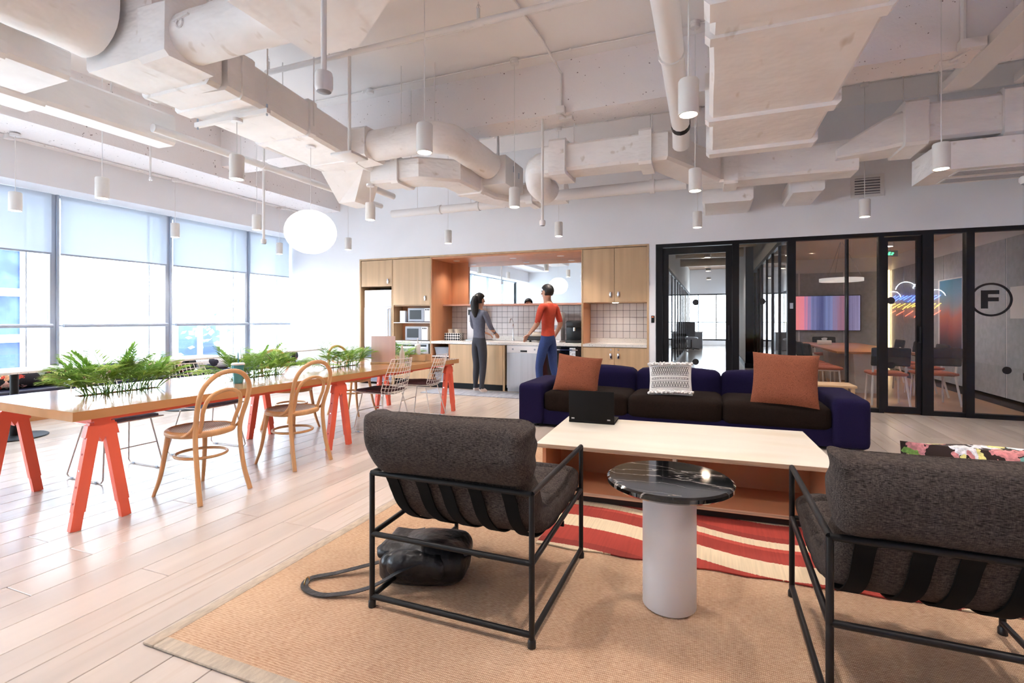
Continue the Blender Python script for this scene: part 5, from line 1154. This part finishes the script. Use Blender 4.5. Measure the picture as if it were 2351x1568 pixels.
t = thing('sauce_bottle', 'plain white slim bottle next to the menu board', 'bottle', (-3.60, 5.32, TZ)); B().lathe([(.030, 0), (.032, .005), (.032, .12), (.014, .17), (.013, .20), (.010, .215), (0, .215)], n=24).build('bottle_body', mat('cream_gloss', H('#e4ddcf'), .3), t)
t = thing('wooden_box', 'small open wooden box at the far end of the table', 'box', (-3.52, 5.62, TZ), radians(8)); b = B().box(-.11, .11, -.09, .09, 0, .008); b.build('floor_panel', OAKC, t, None)
for x0, x1, y0, y1 in ((-.11, .11, -.09, -.08), (-.11, .11, .08, .09), (-.11, -.10, -.08, .08), (.10, .11, -.08, .08)): B().box(x0, x1, y0, y1, 0, .085).build('side', OAKC, t, None)
t = thing('soap_pump', 'white pump bottle standing in the wooden box', 'pump bottle', (-3.55, 5.60, TZ+.008)); B().lathe([(.036, 0), (.038, .005), (.038, .20), (.030, .21), (.012, .215), (.010, .24), (0, .24)], n=24).build('bottle_body', STEELW, t); B().tube([(0, 0, .24), (0, 0, .285), (.03, -.02, .285)], .006, 8).build('pump', STEELW, t)
# ---------------------------------------------------------------- bentwood chairs
CANE = mat('woven_cane', H('#b9a58f'), .7); ct = CANE.node_tree
cb = ct.nodes['Principled BSDF']; tc = nd(ct, 'ShaderNodeTexCoord'); ck = nd(ct, 'ShaderNodeTexChecker'); ck.inputs['Scale'].default_value = 120; ck.inputs[1].default_value = H('#e6ddd4'); ck.inputs[2].default_value = H('#8a7f7a')
ct.links.new(tc.outputs['Object'], ck.inputs[0]); ct.links.new(ck.outputs[0], cb.inputs['Base Color'])
def make_bentwood(lab, loc, rz):
    t = thing('bentwood_chair', lab, 'chair', loc, rz, 'bentwood chairs at the communal table')
    sz = .455
    ring = [(.205*cos(a)*(1-.06*sin(a)), .20*sin(a), sz) for a in [2*pi*k/36 for k in range(36)]]
    B().tube(ring, .020, 10, closed=True, flat=1.15).build('seat_frame', BEECH, t, 60)
    B().lathe([(0, .0), (.19, .0), (.19, -.006), (0, -.008)], (0, 0, sz+.018), 32).build('cane_seat', CANE, t)
    for s in (-1, 1):
        B().tube(smoothpath([(s*.135, .135, sz), (s*.150, .155, .30), (s*.165, .185, .13), (s*.185, .225, 0)], 4), [.019-.0006*i for i in range(13)], 10).build('leg', BEECH, t, 60)
    half = [(-.195, -.262, 0), (-.178, -.215, .18), (-.172, -.185, .40), (-.176, -.195, .52), (-.192, -.235, .66), (-.180, -.268, .78), (-.105, -.290, .862), (0, -.297, .888)]
    hoop = half + [(-x, y, z) for x, y, z in half[-2::-1]]
    B().tube(smoothpath(hoop, 5), .0165, 10).build('back_hoop', BEECH, t, 60)
    inn = [(-.128, -.165, .47), (-.130, -.19, .54), (-.142, -.222, .63), (-.110, -.252, .72), (0, -.268, .757)]
    B().tube(smoothpath(inn + [(-x, y, z) for x, y, z in inn[-2::-1]], 5), .0135, 10).build('inner_hoop', BEECH, t, 60)
    lr = [(.162*cos(a), .165*sin(a)-.01, .285) for a in [2*pi*k/32 for k in range(32)]]
    B().tube(lr, .0105, 8, closed=True).build('leg_ring', BEECH, t, 60)
    for s in (-1, 1): B().tube(smoothpath([(s*.196, -.03, sz-.005), (s*.198, -.11, sz+.0), (s*.186, -.175, sz+.05), (s*.186, -.205, sz+.11)], 4), .011, 8).build('brace', BEECH, t, 60)
    return t
bw = make_bentwood('bentwood cane chair nearest the camera at the long table', (-3.43, 2.53, 0), radians(90))
dup(bw, (-3.42, 3.37, 0), radians(86), 'second bentwood cane chair along the near side of the table')
dup(bw, (-4.46, 4.40, 0), radians(-90), 'bentwood chair on the window side, its hoop above the table beyond the second palm')
dup(bw, (-4.42, 5.42, 0), radians(-90), 'bentwood chair on the window side near the kitchen end')
# ---------------------------------------------------------------- wire chairs
def make_wire(lab, loc, rz, pad, padm):
    t = thing('wire_chair', lab, 'chair', loc, rz, 'white wire chairs at the communal table')
    def S(u, v):   # u across -1..1, v 0 front .. 1 seat back .. 2 top
        if v <= 1: y = .225 - .40*v; z = .445 - .03*sin(pi*v*.5) + .03*u*u*(v); w = .225 - .01*v
        else:
            k = v-1; y = -.175 - .07*sin(k*pi/2) - .075*k*k; z = .415 + .40*k - .03*(1-k)*k + .03*u*u*(1-k); w = .215 - .045*k*k; y += .045*u*u*(.4+k*.6)
        return Vector((u*w, y, z))
    b = B()
    for i in range(10):
        u = -1+2*i/9
        b.tube([S(u, 2*k/22) for k in range(23)], .0034, 5)
    for j in range(18):
        v = 2*j/17
        if 0 < j < 17: b.tube([S(-1+2*k/8, v) for k in range(9)], .0034, 5)
    rim = [S(-1, 2*k/22) for k in range(23)] + [S(-1+2*k/8, 2) for k in range(1, 9)] + [S(1, 2-2*k/22) for k in range(1, 23)] + [S(1-2*k/8, 0) for k in range(1, 8)]
    g = b.build('wire_shell', WIREW, t, 60)
    B().tube(rim, .0048, 6, closed=True).build('rim', WIREW, t, 60)
    for s in (-1, 1):
        B().tube([(s*.17, .15, .425), (s*.225, .225, .03), (s*.225, .205, .008), (s*.225, -.20, .008), (s*.225, -.225, .03), (s*.17, -.13, .405)], .0062, 7).build('sled_leg', WIREW, t, 60)
        for y_ in (.15, -.15): B().rbox(s*.225-.009, s*.225+.009, y_-.014, y_+.014, 0, .014, .003).build('glide', GREYM, t)
    B().tube([(-.195, .187, .23), (.195, .187, .23)], .005, 6).build('cross_bar', WIREW, t, 60)
    B().puff((0, .03, .455), .19, .19, .016, .014, .010, 8, .008, 2).build('seat_pad', padm, t, 60)
    return t
w1 = make_wire('white wire chair with maroon pad, third on the near side', (-3.46, 4.74, 0), radians(84), 1, CUSHM)
dup(w1, (-3.42, 5.50, 0), radians(96), 'white wire chair with maroon pad at the far end of the near side')
w2 = make_wire('white wire chair with grey pad on the window side, nearest the camera', (-4.50, 2.60, 0), radians(-90), 1, CUSHG)
dup(w2, (-4.46, 3.36, 0), radians(-88), 'white wire chair on the window side, its back visible left of the tumbler')
# ---------------------------------------------------------------- window bench, bolsters, small tables
UPH = mat('navy_black_vinyl', H('#1d2038'), .38, var=(6, .1, None))
t = thing('window_bench', 'long dark upholstered bench under the windows', 'bench', (-7.98, 4.7, 0))
B().box(-.26, .24, -3.3, 3.28, 0, .10).build('wood_plinth', TABLEOAK, t, None); B().box(-.26, .26, -3.3, 3.3, .10, .30).build('front_panel', UPH, t, None)
for k in range(5): B().rbox(-.26, .30, -3.3+1.32*k+.003, -3.3+1.32*(k+1)-.003, .30, .40, .03, 3).build('seat_pad', UPH, t)
for k, (y0, y1, m, lab) in enumerate(((2.55, 4.02, FLORALK, 'black floral bolster at the extreme left of the bench'), (4.06, 4.95, FLORALN, 'navy and white floral bolster behind the big palm'), (5.0, 5.75, FLORALK, 'dark floral bolster behind the middle pedestal table'), (5.78, 6.4, FLORALW, 'white blue leafed bolster behind the wire chair back'), (6.45, 7.05, FLORALW, 'pale leafed bolster behind the second palm'), (7.15, 7.92, FLORALN, 'navy floral bolster at the kitchen end of the bench'))):
    L_ = y1-y0; t = thing('bolster', lab, 'cushion', (-7.93, (y0+y1)/2, .515), 0, 'floral bolsters on the window bench')
    b = B(); P = [(0, -L_/2+L_*i/14, 0) for i in range(15)]; R_ = [.115*min(1, (1-abs(2*i/14-1)**7)**.5+.30) for i in range(15)]
    wob(b.tube(P, R_, 20), .008, 5).build('cover', m, t, 60)
    for s in (-1, 1): B().lathe([(0, -.004), (.012, -.003), (.012, .004), (0, .006)], n=10).build('end_button', STEELW, t).location = (0, s*(L_/2), 0)
for k, (y_, lab) in enumerate(((2.98, 'terrazzo topped pedestal table at the extreme left by the bench'), (4.86, 'terrazzo topped pedestal table in the middle of the bench'), (6.80, 'terrazzo topped pedestal table at the kitchen end of the bench'))):
    t = thing('pedestal_table', lab, 'table', (-6.86, y_, 0), 0, 'pedestal tables along the bench')
    B().rbox(-.30, .30, -.46, .46, .69, .715, .004).build('table_top', TERRAZZO, t); B().cyl((0, 0, .02), (0, 0, .69), .036, n=18).build('pedestal', BLACKM, t); B().lathe([(.27, 0), (.275, .006), (.27, .014), (.05, .022), (0, .022)], n=40).build('base_disc', BLACKM, t)
# ---------------------------------------------------------------- people in the kitchen
def skin_mesh(nm, joints, edges, mats, region, sub=2):
    """continuous body grown over a joint skeleton; region(v) picks the material index"""
    names = list(joints); idx = {n: i for i, n in enumerate(names)}
    me = bpy.data.meshes.new(nm + '_skeleton'); me.from_pydata([joints[n][0] for n in names], [(idx[a], idx[b]) for a, b in edges], [])
    o = bpy.data.objects.new(nm + '_skeleton', me); COL.objects.link(o)
    sm = o.modifiers.new('skin', 'SKIN'); sm.use_smooth_shade = True; sm.branch_smoothing = .6
    for i, n in enumerate(names):
        r = joints[n][1]; sv = me.skin_vertices[0].data[i]; sv.radius = r if isinstance(r, tuple) else (r, r); sv.use_root = (i == 0)
    o.modifiers.new('sub', 'SUBSURF').levels = sub; o.modifiers['sub'].render_levels = sub
    dg = bpy.context.evaluated_depsgraph_get(); dg.update()
    out = bpy.data.meshes.new_from_object(o.evaluated_get(dg)); bpy.data.objects.remove(o)
    out.name = nm; out.materials.clear()
    for m in mats: out.materials.append(m)
    for p in out.polygons: p.use_smooth = True; p.material_index = region(p.center)
    return out
SKIN = mat('skin', H('#c99679'), .55); HAIR = mat('dark_hair', H('#15110f'), .55, bump=(60, .4, (1, 1, .1)))
def person(lab, loc, rz, h, top, trousers, shoes, pose, hair_long, topz):
    """pose: dict with elbow/hand targets; built facing +y, feet at z=0"""
    t = thing('person', lab, 'person', loc, rz); k = h/1.75
    J = {'pelvis': ((0, 0, .95), (.155, .115)), 'waist': ((0, .005, 1.08), (.135, .095)), 'chest': ((0, .0, 1.28), (.165, .115)), 'upper': ((0, -.01, 1.41), (.13, .09)), 'neck': ((0, .0, 1.50), .055), 'jaw': ((0, .03, 1.575), (.062, .072)), 'head': ((0, .015, 1.655), (.078, .095)), 'crown': ((0, .005, 1.715), (.055, .07))}
    E_ = [('pelvis', 'waist'), ('waist', 'chest'), ('chest', 'upper'), ('upper', 'neck'), ('neck', 'jaw'), ('jaw', 'head'), ('head', 'crown')]
    for s, c in ((-1, 'l'), (1, 'r')):
        el, ha = pose[c]; hip, kn, an = pose['leg_'+c]
        d = (Vector(ha)-Vector(el)).normalized()
        J.update({'sh'+c: ((s*.175, -.01, 1.425), (.062, .062)), 'el'+c: (el, .043), 'wr'+c: (ha, (.027, .022)),
                  'hip'+c: ((s*.09, 0, .90), (.098, .10)), 'kn'+c: (kn, .062), 'ca'+c: (tuple((Vector(kn)*.62+Vector(an)*.38)), .058), 'an'+c: (an, .036), 'toe'+c: ((an[0], an[1]+.13, .035), (.042, .03)), 'heel'+c: ((an[0], an[1]-.03, .04), .036)})
        E_ += [('upper', 'sh'+c), ('sh'+c, 'el'+c), ('el'+c, 'wr'+c), ('pelvis', 'hip'+c), ('hip'+c, 'kn'+c), ('kn'+c, 'ca'+c), ('ca'+c, 'an'+c), ('an'+c, 'toe'+c), ('an'+c, 'heel'+c)]
    J = {n: (tuple(Vector(p)*k), r) for n, (p, r) in J.items()}
    els = [Vector(J['el'+c][0]) for c in 'lr']; shs = [Vector(J['sh'+c][0]) for c in 'lr']
    def region(c):
        if c.z < .09*k: return 3
        arm = min((c-e).length for e in els)
        if abs(c.x) > .20*k and c.z < topz*k and c.z > .6*k: return 0
        if c.z > 1.475*k: return 0
        return 1 if c.z > .97*k else 2
    me = skin_mesh('body', J, E_, [SKIN, top, trousers, shoes], region)
    link('body', me, t)
    # hands: palm and five bent fingers each
    for s, c in ((-1, 'l'), (1, 'r')):
        el, ha = (Vector(J[q+c][0]) for q in ('el', 'wr')); d = (ha-el).normalized(); sd = d.cross(Vector((0, 0, 1)));
        sd = sd.normalized() if sd.length > .1 else Vector((0, 1, 0)); b = B()
        b.tube([ha-d*.01, ha+d*.03, ha+d*.085], [.024, .034, .03], 10, flat=.5)
        nrm = sd.cross(d)
        for f, (off, ln) in enumerate(((-.027, .068), (-.009, .078), (.009, .074), (.026, .058))):
            p = ha+d*.08+sd*off; b.tube([p, p+d*ln*.45-nrm*.006, p+d*ln*.8-nrm*.020, p+d*ln-nrm*.034], [.0088, .0085, .008, .006], 7)
        p = ha+d*.03-sd*.028; b.tube([p, p-sd*.022+d*.025, p-sd*.026+d*.055], [.011, .0095, .007], 7)
        b.build('hand', SKIN, t, 70)
    # face, ears and hair
    hc = Vector(J['head'][0])
    f = B(); f.tube([hc+Vector((0, .088, .01)), hc+Vector((0, .104, -.02)), hc+Vector((0, .112, -.036)), hc+Vector((0, .092, -.046))], [.008, .011, .014, .009], 8)
    f.build('nose', SKIN, t, 70)
    for s in (-1, 1):
        B().lathe([(0, -.008), (.011, -.004), (.012, .002), (0, .009)], n=10).build('eye', PLASTB, t).location = hc+Vector((s*.031, .084, .008))
        B().puff(tuple(hc+Vector((s*.082, -.002, -.012))), .010, .018, .030, .009, 0, 5).build('ear', SKIN, t, 70)
    B().tube([hc+Vector((-.024, .088, -.066)), hc+Vector((0, .096, -.068)), hc+Vector((.024, .088, -.066))], .0055, 6).build('mouth', mat('lips', H('#9a5a4c'), .5), t)
    hb = B(); n, m_ = 20, 12; vs = []
    for i in range(m_+1):
        ph = pi*.5 - (pi*.5+.80)*i/m_
        for j in range(n):
            a = 2*pi*j/n; fr = max(0, sin(a)); low = ph
            if fr > .25: low = max(ph, .12+.35*fr)
            r_ = 1.0
            vs.append(hc + Vector((.092*cos(low)*cos(a), .108*cos(low)*sin(a)-.006, .012+.108*sin(low))))
    fs = [(i*n+j, i*n+(j+1)%n, (i+1)*n+(j+1)%n, (i+1)*n+j) for i in range(m_) for j in range(n)]
    hb.add(vs, fs); hb.build('hair', HAIR, t, 80)
    if hair_long:
        B().tube([hc+Vector((0, -.085, .05)), hc+Vector((0, -.115, -.06)), hc+Vector((0, -.10, -.20)), hc+Vector((0, -.085, -.30))], [.05, .07, .06, .025], 14).build('long_hair', HAIR, t, 70)
    return t
J1 = mat('blue_denim', H('#2b3f73'), .85, var=(60, .12, None)); TR = mat('charcoal_trousers', H('#33343c'), .85)
person('person in a red orange shirt and blue jeans walking past the kitchen counter', (-2.36, 7.45, 0), radians(70), 1.78, mat('red_orange_shirt', H('#c2452f'), .85, var=(20, .1, None)), J1, mat('dark_shoes', H('#23222a'), .6),
       {'l': ((-.25, .02, 1.15), (-.22, .20, 1.0)), 'r': ((.26, -.05, 1.15), (.24, .08, .93)), 'leg_l': (None, (-.10, .10, .50), (-.10, .06, .075)), 'leg_r': (None, (.10, -.02, .50), (.10, -.16, .085))}, False, 1.18)
w = person('person in a grey top and charcoal trousers standing at the sink', (-3.62, 7.60, .012), radians(-25), 1.66, mat('grey_knit', H('#5d5f6c'), .9, var=(30, .1, None)), TR, mat('pale_shoes', H('#d7c2b4'), .6),
       {'l': ((-.25, .06, 1.16), (-.13, .26, 1.06)), 'r': ((.25, .06, 1.16), (.14, .26, 1.06)), 'leg_l': (None, (-.09, .02, .50), (-.10, -.01, .075)), 'leg_r': (None, (.09, .02, .50), (.10, -.03, .075))}, True, 1.12)
